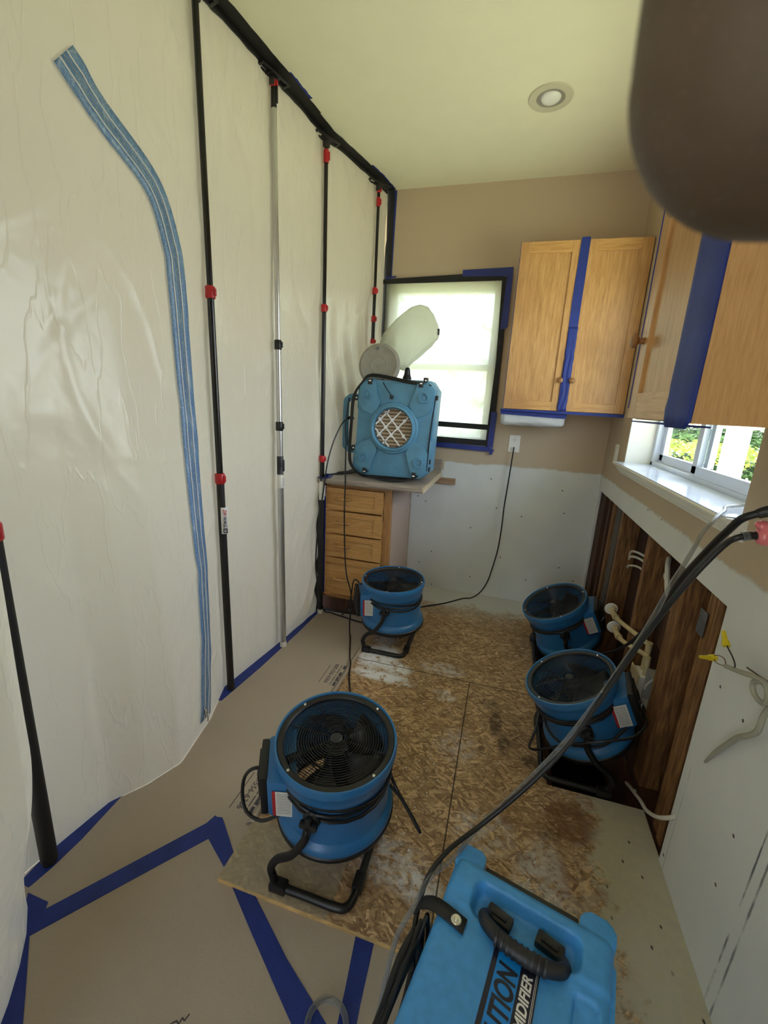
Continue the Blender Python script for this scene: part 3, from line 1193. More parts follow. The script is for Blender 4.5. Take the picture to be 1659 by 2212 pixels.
slab('black_tape', [(-.95, 2.172), (-.15, 2.176), (-.15, 2.214), (-.41, 2.220), (-.93, 2.203), (-.95, 2.20)], 'Y', YT - .001, YT, m_blacktape, 'black tape along the top of the covered back window')
slab('black_tape', [(-.158, 2.20), (-.118, 2.20), (-.105, 1.8), (-.105, 1.12), (-.152, 1.12), (-.15, 1.28), (-.14, 1.7)], 'Y', YT - .0022, YT - .0012, m_blacktape, 'black tape down the right side of the covered back window')
slab('black_tape', [(-.72, 1.243), (-.148, 1.236), (-.147, 1.272), (-.72, 1.279)], 'Y', YT - .001, YT, m_blacktape, 'upper black tape across the bottom of the back window film')
slab('black_tape', [(-.72, 1.133), (-.14, 1.124), (-.138, 1.166), (-.72, 1.172)], 'Y', YT - .001, YT, m_blacktape, 'lower black tape under the back window beside the scrubber')
slab('blue_tape', [(-.41, 2.205), (-.094, 2.20), (-.094, 2.252), (-.411, 2.243)], 'Y', YT - .0036, YT - .0026, m_bluetape2, 'blue tape patch across the top right of the covered window')
slab('blue_tape', [(-.128, 2.20), (-.093, 2.21), (-.090, 1.90), (-.105, 1.888), (-.136, 1.885)], 'Y', YT - .0046, YT - .0037, m_bluetape2, 'blue tape down the upper right edge of the covered window')
slab('blue_tape', [(-.135, 1.36), (-.096, 1.357), (-.100, 1.115), (-.138, 1.12)], 'Y', YT - .0036, YT - .0026, m_bluetape2, 'blue tape at the lower right corner of the covered window')
slab('blue_tape', [(-.70, 1.10), (-.12, 1.088), (-.12, 1.067), (-.098, 1.070), (-.097, 1.085), (-.088, 1.100), (-.10, 1.110), (-.14, 1.122), (-.70, 1.136)], 'Y', YT - .0006, YT + .0004, m_bluetape2, 'blue tape strip below the covered back window')
slab('blue_tape', [(-.93, 2.20), (-.86, 2.212), (-.858, 2.222), (-.93, 2.216)], 'Y', YT + .0004, YT + .0014, m_bluetape2, 'short blue tape end above the top left of the covered window')

# ------------------------------------------------------------------ floor paper, print and tapes
def fpaper():
    b = MB()
    ZP = .0015
    # over the strand board edge on the left; drops to the lower floor in front of it
    def hz(x, y):
        if y < .80: return -.0165
        return -.0165
    pts = [(-3.0, -1.5), (XR - .01, -1.5), (XR - .01, .80), (-.672, .80), (-.672, YB - .01), (-3.0, YB - .01)]
    b.prism(pts, 'Z', -.0178, -.0162)
    return b


pp = obj('floor_protection_paper', fpaper(), m_paper, smooth=0, label='brown kraft paper sheet protecting the floor along the left', cat='paper')
# curled strip of paper edge lying over the board
b = MB()
vs = []
for i in range(41):
    y = .98 + i * .03
    w = -.668 + .006 * noise.noise(Vector((y * 6, 1, 0)))
    vs.append([b.bm.verts.new((-.70, y, -.0155)), b.bm.verts.new((-.683, y, .0015)), b.bm.verts.new((w, y, .004 + .003 * noise.noise(Vector((y * 9, 5, 0)))))])
for A, B_ in zip(vs[:-1], vs[1:]):
    for k in (0, 1):
        b.bm.faces.new((A[k], A[k + 1], B_[k + 1], B_[k]))
obj('paper_edge', b, m_paper, smooth=60, solid=.0006, label='pale curled paper edge along the left side of the strand board', cat='paper')
ZP = -.0161


def ptext(body, size, x, y, ang, bold=.0003):
    T = Matrix.Translation((x, y, ZP)) @ Matrix.Rotation(R(ang), 4, 'Z')
    return text_mesh('printed_text', body, size, T, m_ink, pp, .00012, bold)


def pmark(pts):
    return obj('printed_mark', MB().prism(pts, 'Z', ZP - .0003, ZP + .0002), m_ink, pp, smooth=0)


for (yo, ln) in ((1.93, 0), (1.19, 1)):
    # runs toward the viewer, tops of the letters to the right
    ptext('800-556-6366', .030, -.765, yo, -90)
    pmark([(-.790, yo - .175), (-.787, yo - .175), (-.787, yo - .02), (-.790, yo - .02)])
    for j, (a, c) in enumerate([(.0, .03), (.035, .08), (.088, .10), (.106, .15), (.156, .175)]):
        pmark([(-.730, yo - c), (-.726, yo - c), (-.726, yo - a), (-.730, yo - a)])
    for (a, c, x1) in [(.145, .178, -.678), (.100, .138, -.680), (.062, .095, -.690), (.0, .03, -.682)]:
        pmark([(-.716, yo - c), (x1, yo - c), (x1, yo - a), (x1 - .012, yo - a), (x1 - .012, yo - c + .014), (-.704, yo - c + .014), (-.704, yo - a), (-.716, yo - a)])
b = MB()
SP = [(-.588, .510), (-.583, .517), (-.576, .523), (-.569, .519), (-.568, .531), (-.560, .528), (-.557, .541)]
for (x0, y0), (x1, y1) in zip(SP[:-1], SP[1:]):
    b.tube([(x0, y0, ZP), (x1, y1, ZP)], .0016, 6, smooth=1)
obj('pen_scribble', b, m_ink, pp)

def ftape(pts, label, lift=0, mat=None):
    return slab('blue_tape', pts, 'Z', -.0160 + lift, -.0152 + lift, mat or m_bluetape, label)


ftape([(-1.16, .61), (-1.085, .61), (-1.074, .596), (-.825, .942), (-.815, .975), (-.799, .968), (-.787, .973), (-.765, .950), (-.780, .905), (-.90, .745), (-1.054, .535), (-1.075, .515)],
      'blue floor tape running diagonally from the left curtain toward the board corner')
ftape([(-.822, .925), (-.812, .970), (-.787, .975), (-.682, .888), (-.536, .793), (-.392, .700), (-.20, .595), (.0, .48), (-.05, .42), (-.345, .610), (-.512, .722), (-.686, .842), (-.790, .902)],
      'wide blue floor tape passing under the corner of the strand board', .0009)
ftape([(-.243, .815), (-.190, .815), (-.184, .677), (-.178, .60), (-.17, .45), (-.225, .45), (-.222, .60), (-.229, .689)],
      'short blue floor tape between the near board edge and the bottom frame edge')
ftape([(-1.15, .605), (-1.061, .545), (-.96, .465), (-.898, .415), (-.84, .33), (-.79, .22), (-.86, .20), (-.93, .36), (-1.02, .46), (-1.10, .55)],
      'blue floor tape along the foot of the near curtain', .0009)
# floor tape along the barrier foot
L = [(y, interp(y, XB)) for y in [.63 + i * .03 for i in range(13)]]
slab('blue_tape', [(-1.21, .62), (-1.22, .75), (-1.22, .95), (-1.172, .955), (-1.168, .895), (-1.160, .773), (-1.163, .681), (-1.172, .62)], 'Z', -.016, -.0152, m_bluetape,
     'blue floor tape at the foot of the barrier near the leftmost pole')
slab('blue_tape', [(-1.21, 1.46), (-1.21, 1.6), (-1.20, 2.0), (-1.17, 2.45), (-1.138, 2.53), (-1.101, 2.469), (-1.108, 2.138), (-1.128, 1.763), (-1.142, 1.614), (-1.156, 1.470)], 'Z', -.016, -.0152, m_bluetape,
     'blue floor tape along the barrier foot from the zipper to the cabinet')

# ------------------------------------------------------------------ barrier poles
def pole(name, label, x, y, z0, zt, segs, clips, tag_=None, head=True, top_red=True, foot=True, xt=None, lab=None, headang=75):
    """segs: [(z0,z1,r,material)] ; clips: [(z,material,r,h)]"""
    xt = x if xt is None else xt
    t = thing(name, label, 'pole', (x, y, z0), group='poles holding up the plastic barrier')

    def px(z): return x + (xt - x) * (z - z0) / (zt - z0)
    for (a, c, r, m) in segs:
        obj('tube', MB().tube([(px(a), y, a), (px((a + c) / 2), y, (a + c) / 2), (px(c), y, c)], r, 14, smooth=1), m, t)
    for (z, m, r, h) in clips:
        b = MB(Matrix.Translation((px(z), y, z)))
        b.lathe([(0, -h / 2), (r * .9, -h / 2), (r, -h / 2 + .004), (r, h / 2 - .004), (r * .85, h / 2), (0, h / 2)], 16)
        b.box(0, r + .006, -.006, .006, -h * .3, h * .3, .002)
        obj('clip', b, m, t)
    if head:
        T = Matrix.Translation((px(zt), y, zt)) @ Matrix.Rotation(R(headang), 4, 'Z')
        b = MB(T)
        # slotted oval head plate
        b.box(-.075, .075, -.022, -.012, .006, .014, .003)
        b.box(-.075, .075, .012, .022, .006, .014, .003)
        b.box(-.082, -.068, -.022, .022, .006, .014, .003)
        b.box(.068, .082, -.022, .022, .006, .014, .003)
        b.box(-.03, .03, -.022, .022, .004, .015, .003)
        b.box(-.016, .016, -.012, .012, -.03, .006, .004)
        hd = obj('head_plate', b, m_black, t)
    if foot:
        b = MB(Matrix.Translation((px(z0), y, z0)))
        b.lathe([(0, 0), (.019, 0), (.018, .03), (.0, .03)], 16)
        obj('foot', b, foot if foot is not True else m_sleeve, t)
    return t


# pole 1 (with the maker's sticker)
p1 = pole('barrier_pole', 'black pole right of the zipper with red clips and a white sticker', -1.168, 1.56, -.014, 2.70,
          [(0, 1.03, .0165, m_sleeve), (1.03, 1.76, .0135, m_pole), (1.76, 2.70, .0115, m_pole)],
          [(1.03, m_red, .021, .045), (1.765, m_red, .019, .045)], xt=-1.19)
xl = -1.166
b = MB()
for i in range(7):
    pass
b = MB(Matrix.Translation((xl, 1.56, 0)))
b.lathe([(.0172, .785), (.0172, .905)], 12, a0=R(-95), a1=R(20))
stk = obj('sticker', b, m_wtext, p1, solid=.0006)
stk['label'] = 'white sticker with red and black lettering'
Tt = frame((xl + .0172 * math.cos(R(-42)) + .0022, 1.56 + .0172 * math.sin(R(-42)) - .002, .898), (0, 0, -1), (math.cos(R(48)), math.sin(R(48)), 0))
Tt = frame(Tt.translation + Vector((-.0085, -.0085, 0)) * .45, (0, 0, -1), (.743, .669, 0))
text_mesh('sticker_text', 'ZIP', .019, Tt, m_rtext, stk, .0003, .0003, .12)
Tt2 = Tt.copy()
Tt2.translation = Tt.translation + Vector((0, 0, -.031))
text_mesh('sticker_text', 'WALL', .019, Tt2, m_dtext, stk, .0003, .0003, .12)
Tt3 = Tt.copy()
Tt3.translation = Tt.translation + Vector((0, 0, -.089))
b = MB(Tt3)
b.box(-.002, .018, -.002, .015, -.0003, .0003)
bd = obj('sticker_badge', b, m_dtext, stk, smooth=0)
Tt4 = Tt3.copy()
Tt4.translation = Tt3.translation + Vector((0, 0, -.0005)) + (Tt3.to_3x3() @ Vector((.0, .001, .0006)))
text_mesh('sticker_text', '10', .014, Tt4, m_wtext, stk, .0003, .0004)

pole('barrier_pole', 'silver aluminium pole between the two black poles', -1.118, 1.985, -.014, 2.70,
     [(0, 1.04, .0165, m_silver), (1.04, 1.23, .0155, m_silver), (1.23, 1.63, .0135, m_silver), (1.63, 2.63, .0115, m_silver)],
     [(1.24, m_black, .019, .045), (1.63, m_black, .018, .045), (2.64, m_black, .0125, .10), (2.68, m_red, .0135, .03), (1.04, m_dark, .0168, .10), (.955, m_white, .0172, .075)], xt=-1.14, foot=m_white)
pole('barrier_pole', 'dark pole with red clips beside the drawer cabinet', -1.088, 2.43, -.014, 2.69,
     [(0, .80, .0165, m_sleeve), (.80, 1.02, .0145, m_pole), (1.02, 1.88, .0125, m_pole), (1.88, 2.68, .0105, m_pole)],
     [(1.03, m_red, .0185, .04), (1.885, m_red, .0175, .04), (2.62, m_red, .0145, .06), (.83, m_white, .0175, .12)], xt=-1.09, foot=m_white, headang=65)
pole('barrier_pole', 'farthest dark pole standing on the counter beside the covered window', -.955, 2.93, .915, 2.69,
     [(.915, 1.92, .0125, m_pole), (1.92, 2.09, .011, m_pole), (2.09, 2.66, .0095, m_pole)],
     [(1.78, m_red, .0165, .03), (1.745, m_white, .0155, .04), (1.92, m_red, .016, .04), (2.09, m_red, .016, .04), (2.60, m_red, .013, .05), (2.665, m_red, .012, .03)], headang=55)
pole('barrier_pole', 'leftmost thick black pole partly hidden by the near plastic curtain', -1.185, .69, -.014, 2.69,
     [(0, 2.68, .022, m_sleeve)], [(1.03, m_red, .026, .045)], xt=-1.175, foot=m_sleeve)

# ------------------------------------------------------------------ ceiling light
cl = thing('recessed_ceiling_light', 'round recessed ceiling light with a frosted bulb, switched off', 'ceiling light', (.005, 2.405, ZC - .008))
T = Matrix.Translation((.005, 2.405, ZC))
b = MB(T)
b.lathe([(.060, .0), (.062, -.006), (.080, -.009), (.094, -.006), (.096, 0), (.092, .002)], 48)
obj('trim_ring', b, m_bulbring, cl)
b = MB(T)
b.lathe([(.061, -.004), (.056, .0), (.052, .0005)], 48)
b.lathe([(.0605, -.0042), (.0, -.0005)], 48)
obj('reflector', b, m_grey, cl)
b = MB(T)
b.lathe([(.0, -.020), (.020, -.0185), (.034, -.014), (.043, -.007), (.046, .0), (.0, .0)], 40)
obj('bulb', b, m_bulb, cl)

# ------------------------------------------------------------------ base cabinet, counter
CX0, CX1 = -1.12, -.665
bc = thing('base_cabinet', 'oak base cabinet with four drawers under the counter', 'cabinet', (-.95, 2.8, 0))
b = MB()
b.box(CX0, CX1 - .012, 2.50, 3.10, .10, .875)
obj('body', b, m_oakstile, bc, smooth=0)
sp = obj('side_panel', MB().box(CX1 - .012, CX1 + .001, 2.49, 3.108, .0, .875), m_melam, bc, smooth=0)
sp['label'] = 'pinkish beige bare side panel'
b = MB().box(CX0, CX1 - .012, 2.505, 2.56, -.0165, .102)
obj('toe_kick', b, m_studdk, bc, smooth=0)
b = MB()
b.box(-.705, -.642, 2.468, 2.50, .10, .875, .001)
b.box(CX0, -.70, 2.468, 2.50, .855, .875)
b.box(CX0, -.70, 2.468, 2.50, .10, .115)
obj('face_frame', b, m_oakstile, bc, smooth=0)
rows = [(.712, .852), (.556, .700), (.398, .544), (.135, .386)]
for (z0, z1) in rows:
    x0, x1 = -1.115, -.688
    b = MB()
    fr = .055
    b.box(x0, x1, 2.449, 2.468, z0, z0 + .034, .002)
    b.box(x0, x1, 2.449, 2.468, z1 - .034, z1, .002)
    b.box(x0, x0 + fr, 2.4485, 2.4675, z0 - .0005, z1 + .0005, .002)
    b.box(x1 - fr, x1, 2.4485, 2.4675, z0 - .0005, z1 + .0005, .002)
    b.box(x0 + .01, x1 - .01, 2.457, 2.4665, z0 + .01, z1 - .01)
    d = obj('drawer', b, m_oakold, bc, smooth=0)
    zm = (z0 + z1) / 2 + .004 if z1 - z0 < .2 else .245
    xm = -.955
    obj('handle', MB().tube([(xm - .045, 2.457, zm), (xm - .045, 2.436, zm), (xm - .034, 2.428, zm), (xm + .034, 2.428, zm), (xm + .045, 2.436, zm), (xm + .045, 2.457, zm)], .009, 10), m_handle, d)

ct = thing('countertop', 'grey wood-look laminate countertop with a raw cut right end', 'countertop', (-.8, 2.78, .876))
b = MB()
pr = [(3.108, .915), (2.432, .915), (2.422, .911), (2.417, .903), (2.417, .888), (2.422, .879), (2.432, .876), (3.108, .876)]
b.prism([(y, z) for y, z in pr], 'X', -1.12, -.448)
b.box(-1.12, -.448, 3.095, 3.112, .915, 1.005)
obj('laminate_slab', b, m_lam, ct, smooth=0)
b = MB().box(-.4478, -.441, 2.424, 3.10, .879, .912)
ce = obj('cut_edge', b, m_lamedge, ct, smooth=0)
ce['label'] = 'pale raw cut edge'
obj('support_block', MB().box(-.64, -.53, 2.50, 2.60, .862, .876), m_studdk, ct, smooth=0)
obj('ledger_strip', MB().box(-.50, -.337, 3.10, 3.1155, .828, .874), wood('ledger_wood', lin(120, 92, 66), lin(150, 120, 90), lin(166, 138, 106), 'X'), smooth=0,
    label='short brown ledger strip left on the back wall beside the counter', cat='wood strip')

# tape and dark post between barrier and cabinet
slab('black_tape', [(-1.152, -.015), (-1.10, -.015), (-1.085, .5), (-1.083, .90), (-1.06, .93), (-1.10, .935), (-1.125, .9)], 'Y', 2.438, 2.444, m_blacktape, 'wide black vertical tape sealing the barrier to the drawer cabinet')
slab('blue_tape', [(-1.102, .13), (-1.069, .13), (-1.066, .90), (-1.045, .935), (-1.07, .94), (-1.092, .90)], 'Y', 2.4455, 2.4475, m_bluetape2, 'blue vertical tape along the left edge of the drawers')
slab('blue_tape', [(-1.11, 2.40), (-1.065, 2.395), (-1.03, 2.43), (-1.045, 2.50), (-1.08, 2.60), (-1.10, 2.60)], 'Z', .9155, .917, m_bluetape2, 'blue tape folded over the front left corner of the counter')
slab('black_tape', [(-1.10, 2.52), (-1.02, 2.56), (-.955, 2.72), (-.90, 3.0), (-.88, 3.1), (-.95, 3.1), (-1.02, 2.85), (-1.08, 2.65)], 'Z', .9175, .919, m_blacktape, 'black tape sealing the plastic to the countertop behind the scrubber')
slab('black_tape', [(-1.15, 2.47), (-.70, 2.50), (-.70, 2.53), (-1.15, 2.53)], 'Z', -.0158, -.014, m_blacktape, 'black tape on the floor along the toe kick')

# ------------------------------------------------------------------ wall cabinets
def door_panel(parent, axis, a0, a1, z0, z1, f, st, mat_s, mat_r, d=1, top=.05, botr=.052):
    """shaker door; axis 'Y': in x-z plane at y=f, axis 'X': in y-z plane at x=f"""
    b = MB()
    def bx3(u0, u1, w0, w1, e0, e1, bev=.0015):
        if axis == 'Y': b.box(u0, u1, f + e0, f + e1, w0, w1, bev)
        else: b.box(f + e0, f + e1, u0, u1, w0, w1, bev)
    bx3(a0, a0 + st, z0, z1, 0, .02)
    bx3(a1 - st, a1, z0, z1, 0, .02)
    bx3(a0 + .01, a1 - .01, z0 + .01, z1 - .01, .008, .019, 0)
    dd = obj('door', b, mat_s, parent, smooth=0)
    b = MB()
    bx3(a0 + st, a1 - st, z0, z0 + botr, .0004, .0204)
    obj('rail', b, mat_r, dd, smooth=0)
    b = MB()
    bx3(a0 + st, a1 - st, z1 - top, z1, .0004, .0204)
    obj('rail', b, mat_r, dd, smooth=0)
    return dd


wc = thing('wall_cabinet', 'oak two-door wall cabinet on the back wall with blue tape down the middle', 'cabinet', (.283, 2.96, 1.385))
obj('body', MB().box(-.055, XR - .002, 2.822, YB - .001, 1.385, 2.297), m_side, wc, smooth=0)
d1 = door_panel(wc, 'Y', -.055, .270, 1.387, 2.294, 2.80, .052, m_maple, m_maple_x, top=.058)
d2 = door_panel(wc, 'Y', .292, XR - .006, 1.387, 2.294, 2.80, .052, m_maple, m_maple_x, top=.058)
for d, x in ((d1, .247), (d2, .312)):
    T = Matrix.Translation((x, 2.80, 1.56)) @ Matrix.Rotation(R(90), 4, 'X')
    obj('knob', MB(T).lathe([(0, 0), (.008, 0), (.007, .010), (.012, .014), (.0165, .019), (.0165, .024), (.010, .029), (0, .030)], 20), m_knob, d)
slab('blue_tape', [(.254, 1.84), (.252, 2.0), (.256, 2.30), (.262, 2.306), (.296, 2.306), (.302, 2.30), (.302, 1.84)], 'Y', 2.7965, 2.7985, m_bluetape, 'upper blue tape over the gap between the back cabinet doors')
b = MB()
vs = []
for i in range(31):
    z = 1.386 + (1.85 - 1.386) * i / 30
    w = .003 * noise.noise(Vector((z * 30, 0, 0)))
    row = []
    for j in range(9):
        u = j / 8
        x = .2665 - .012 + w + u * .05
        row.append(b.bm.verts.new((x, 2.7955 - .005 * abs(math.sin(u * PI * 2 + noise.noise(Vector((z * 9, 2, 0))) * 2)) * (1 if z < 1.7 else .2), z)))
    vs.append(row)
for A, B_ in zip(vs[:-1], vs[1:]):
    for j in range(8):
        b.bm.faces.new((A[j], A[j + 1], B_[j + 1], B_[j]))
obj('blue_tape', b, m_bluetape, smooth=60, solid=.0006, label='crumpled lower blue tape between the knobs of the back cabinet', cat='tape')
slab('blue_tape', [(-.056, 1.383), (-.075, 1.376), (.62, 1.366), (.62, 1.3845), (.3, 1.3845)], 'Y', 2.80, 2.83, m_bluetape, 'blue tape along the bottom edge of the back wall cabinet')
slab('blue_tape', [(2.80, 1.385), (2.812, 1.385), (2.812, 2.298), (2.80, 2.298)], 'X', -.0585, -.0565, m_bluetape2, 'thin blue tape up the left side of the back wall cabinet')
# plastic-wrapped fixture under the cabinet
uf = thing('under_cabinet_light', 'under-cabinet light wrapped in clear plastic below the back cabinet', 'light fixture', (.12, 2.9, 1.29))
obj('housing', MB().box(-.045, .295, 2.86, 2.98, 1.315, 1.372, .008), m_white, uf)
b = MB()


def fwrap(u, v):
    a = v * 2 * PI
    x = -.062 + u * .375
    r = 1 + .08 * noise.noise(Vector((x * 14, math.cos(a) * 2, math.sin(a) * 2)))
    e = 1 - max(0, abs(u - .5) - .46) * 6
    y = 2.92 + .082 * r * math.copysign(abs(math.cos(a)) ** .5, math.cos(a)) * e
    z = 1.330 + .044 * r * math.copysign(abs(math.sin(a)) ** .6, math.sin(a)) * e
    return (x, y, min(z, 1.3745))


b.grid(40, 48, fwrap)
obj('plastic_wrap', b, m_wrap, uf, smooth=60)
slab('blue_tape', [(-.067, 1.352), (.30, 1.342), (.318, 1.346), (.318, 1.384), (-.07, 1.384)], 'Y', 2.8325, 2.8345, m_bluetape, 'blue tape holding the plastic wrap below the back cabinet')

# right wall cabinet
rc = thing('wall_cabinet', 'nearer oak wall cabinet on the right wall beside the window', 'cabinet', (.46, 1.1, 1.372))
obj('body', MB().box(.321, XR - .001, .889, 1.318, 1.372, 2.297), m_maple, rc, smooth=0)
sp = obj('side_panel', MB().box(.300, XR - .001, .880, .889, 1.372, 2.297), m_side, rc, smooth=0)
sp['label'] = 'large plain side panel with vertical grain'
d3 = door_panel(rc, 'X', .890, 1.318, 1.374, 2.294, .30, .060, m_maple, m_maple_y, top=.06, botr=.062)
T = Matrix.Translation((.30, 1.290, 1.565)) @ Matrix.Rotation(R(-90), 4, 'Y')
obj('knob', MB(T).lathe([(0, 0), (.008, 0), (.007, .012), (.012, .016), (.018, .020), (.018, .025), (.011, .030), (0, .031)], 20), m_knob, d3)
b = MB()
vs = []
for i in range(41):
    z = 1.362 + (2.296 - 1.362) * i / 40
    row = []
    low = max(0, 1 - (z - 1.362) / .12)
    prof = [(1.012, .2985), (1.006, .296), (.975, .291), (.945, .2955), (.93, .2925), (.900, .2965), (.884, .2975), (.8795, .299), (.8785, .302)]
    for j, (y, x) in enumerate(prof):
        w = .006 * noise.noise(Vector((z * 22, j * 1.7, 0))) * low
        row.append(b.bm.verts.new((x - abs(w) * 1.2, y + w * .5, z + .012 - (.012 * low * (1 if 1 < j < 7 else 0)))))
    vs.append(row)
for A, B_ in zip(vs[:-1], vs[1:]):
    for j in range(len(A) - 1):
        b.bm.faces.new((A[j], A[j + 1], B_[j + 1], B_[j]))
obj('blue_tape', b, m_bluetape, smooth=30, solid=.0006, label='wide folded blue tape down the near corner of the right wall cabinet', cat='tape')
slab('blue_tape', [(.30, .895), (.30, 1.27), (.318, 1.285), (.33, 1.2), (.345, 1.17), (.34, .9)], 'Z', 1.3655, 1.3685, m_bluetape2, 'dark blue tape flap under the right wall cabinet')
slab('blue_tape', [(1.317, 1.4), (1.3205, 1.4), (1.3205, 2.29), (1.317, 2.29)], 'X', .2975, .2995, m_bluetape2, 'very thin blue tape edge on the far side of the right cabinet door')

# ------------------------------------------------------------------ outlet and switch
ou = thing('wall_outlet', 'white duplex outlet on the back wall with a black plug', 'outlet', (.041, YB, 1.10))
b = MB().box(.004, .078, YB - .007, YB + .001, 1.097, 1.212, .003)
obj('cover_plate', b, m_white, ou)
b = MB()
for z in (1.178, 1.133):
    T = Matrix.Translation((.041, YB - .0065, z)) @ Matrix.Rotation(R(90), 4, 'X')
    b2 = MB(T).lathe([(0, 0), (.016, 0), (.016, .003), (0, .003)], 20)
    obj('receptacle', b2, m_white, ou)
    if z > 1.15:
        b3 = MB()
        for dx in (-.006, .006): b3.box(.041 + dx - .0012, .041 + dx + .0012, YB - .0105, YB - .009, z - .001, z + .008)
        b3.box(.039, .043, YB - .0105, YB - .009, z - .010, z - .006)
        obj('slot', b3, m_dark, ou, smooth=0)
sw = thing('wall_outlet', 'white outlet plate on the right wall left of the window', 'outlet', (XR, 2.81, 1.10))
obj('cover_plate', MB().box(XR - .006, XR + .001, 2.775, 2.85, 1.10, 1.215, .003), m_white, sw)
obj('receptacle', MB().box(XR - .009, XR - .005, 2.795, 2.83, 1.125, 1.19, .002), m_white, sw)

# ------------------------------------------------------------------ framing in the open wall
def stud(y0, y1, mat, label, x0=.634, x1=.723, z0=-.002, z1=CZ1 + .03, name='wall_stud', bev=.002, group=None):
    return obj(name, MB().box(x0, x1, y0, y1, z0, z1, bev), mat, smooth=0, label=label, cat='stud', group='studs in the opened wall')


stud(2.94, 3.083, m_studdk, 'dark corner stud at the far end of the opened wall')
stud(2.79, 2.835, m_studdk, 'dark reddish stud next to the corner stud in the opened wall')
stud(2.70, 2.745, m_stud, 'pale edge stud left of the grey weathered stud in the wall opening', x0=.637)
stud(2.56, 2.655, m_studgr, 'grey weathered stud in the opened wall', x0=.640)
stud(2.475, 2.515, m_stud, 'narrow pale stud right of the grey weathered one')
stud(2.005, 2.045, m_stud, 'stud behind the valves between the two cable bays')
stud(1.58, 1.665, m_stud, 'doubled pale stud right of the junction boxes')
stud(1.385, 1.428, m_stud, 'knotty pale stud near the right end of the wall opening', x0=.640)
stud(1.334, 1.372, m_stud, 'pale stud just left of the darkest end stud in the wall opening', x0=.636)
stud(1.285, 1.330, m_studdk, 'dark end stud beside the cut edge of the drywall', x0=.644)

# cables in the bays
def cable(name, pts, r, mat, label, cat='cable', group=None, seg=8, smooth=5):
    group = group or {'electrical_cable': 'cables in the opened wall', 'black_cord': 'black extension cords', 'water_pipe': 'cream water pipes'}.get(name)
    return obj(name, MB().tube(pts, r, seg, smooth=smooth), mat, label=label, cat=cat, group=group)


cable('electrical_cable', [(.70, 2.475, .64), (.69, 2.43, .685), (.688, 2.30, .72), (.69, 2.047, .755)], .006, m_cable_w, 'upper white cable between the weathered stud and the valve stud')
cable('electrical_cable', [(.70, 2.475, .63), (.69, 2.41, .665), (.69, 2.26, .70), (.70, 2.047, .715)], .006, m_cable_w, 'middle white cable between the weathered stud and the valve stud')
cable('electrical_cable', [(.70, 2.475, .58), (.69, 2.42, .61), (.69, 2.25, .66), (.71, 2.047, .66)], .005, m_cable_w, 'lowest single white cable left of the valve stud')
cable('electrical_cable', [(.715, 2.02 - .02, .80), (.69, 1.92, .775), (.672, 1.80, .70), (.68, 1.668, .70)], .010, m_cable_w, 'thick white cable drooping left of the doubled stud')
cable('electrical_cable', [(.715, 2.0, .73), (.69, 1.93, .738), (.685, 1.86, .715), (.69, 1.75, .62), (.70, 1.668, .60)], .006, m_cable_w, 'thin white cable below the thick drooping one')
cable('electrical_cable', [(.69, 1.49, .862), (.675, 1.475, .835), (.665, 1.455, .80), (.68, 1.43, .76)], .006, m_cable_w, 'short white cable going behind the steel nail plate')
obj('nail_plate', MB().box(.6335, .6355, 1.402, 1.45, .735, .815, .0005), m_steel, smooth=0, label='grey steel nail plate on the knotty stud', cat='plate')
# wood block (pale shape) behind the hoses
obj('blocking_board', MB().box(.690, .722, 1.70, 1.86, .46, .70, .003), m_studdk, smooth=0, label='pale brown blocking board behind the hoses in the opened wall', cat='board')

# water supply stubs and stop valves
def valve(y, z, x, label, yend):
    t = thing('stop_valve', label, 'valve', (x, y, z - .02), group='stop valves in the opened wall')
    obj('supply_pipe', MB().tube([(.66, yend, z + (.03)), (.655, yend + .03, z + .03), (x + .01, y - .10, z + .004), (x, y - .03, z)], .0105, 12), m_cream, t)
    b = MB()
    b.tube([(x, y + .035, z), (x, y - .04, z)], .0135, 12, smooth=1)
    b.tube([(x, y, z), (x, y, z + .032)], .010, 12, smooth=1)
    b.tube([(x, y - .045, z), (x + .002, y - .062, z + .002)], .0155, 12, smooth=1)
    obj('valve_body', b, m_cream, t)
    T = Matrix.Translation((x, y + .042, z)) @ Matrix.Rotation(R(-90), 4, 'X')
    obj('handle', MB(T).lathe([(0, 0), (.028, .001), (.031, .004), (.028, .009), (.012, .011), (0, .011)], 24), m_white, t)


valve(2.20, .425, .60, 'upper stop valve with white round handle beside the far fan', 1.86)
valve(2.10, .375, .60, 'lower stop valve with white round handle beside the far fan', 1.84)
cable('water_pipe', [(.665, 1.86, .465), (.665, 1.868, .30), (.665, 1.87, -.10)], .012, m_cream, 'left vertical cream water pipe in the opened wall', 'pipe', seg=12)
cable('water_pipe', [(.660, 1.83, .415), (.660, 1.82, .30), (.660, 1.81, -.10)], .011, m_cream, 'right vertical cream water pipe in the opened wall', 'pipe', seg=12)
sv = thing('small_valve', 'small white shut-off valve behind the middle of the right fans', 'valve', (.58, 2.12, .10))
b = MB().box(.566, .598, 2.10, 2.15, .135, .165, .004)
b.tube([(.58, 2.10, .155), (.585, 2.08, .17), (.58, 2.065, .155)], .011, 10)
obj('valve_body', b, m_white, sv)
cable('drain_pipe', [(.60, 2.05, .12), (.62, 1.95, .22), (.64, 1.90, .235), (.655, 1.86, .235)], .011, m_cream, 'short horizontal cream pipe left of the white junction box', 'pipe', seg=10)
jb = thing('junction_box', 'white plastic junction box in the opened wall', 'electrical box', (.66, 1.83, .22))
obj('box', MB().box(.632, .70, 1.795, 1.89, .225, .335, .003), m_white, jb, smooth=0)
obj('lid', MB().box(.626, .6315, 1.79, 1.895, .30, .345, .002), m_cream, jb, smooth=0)
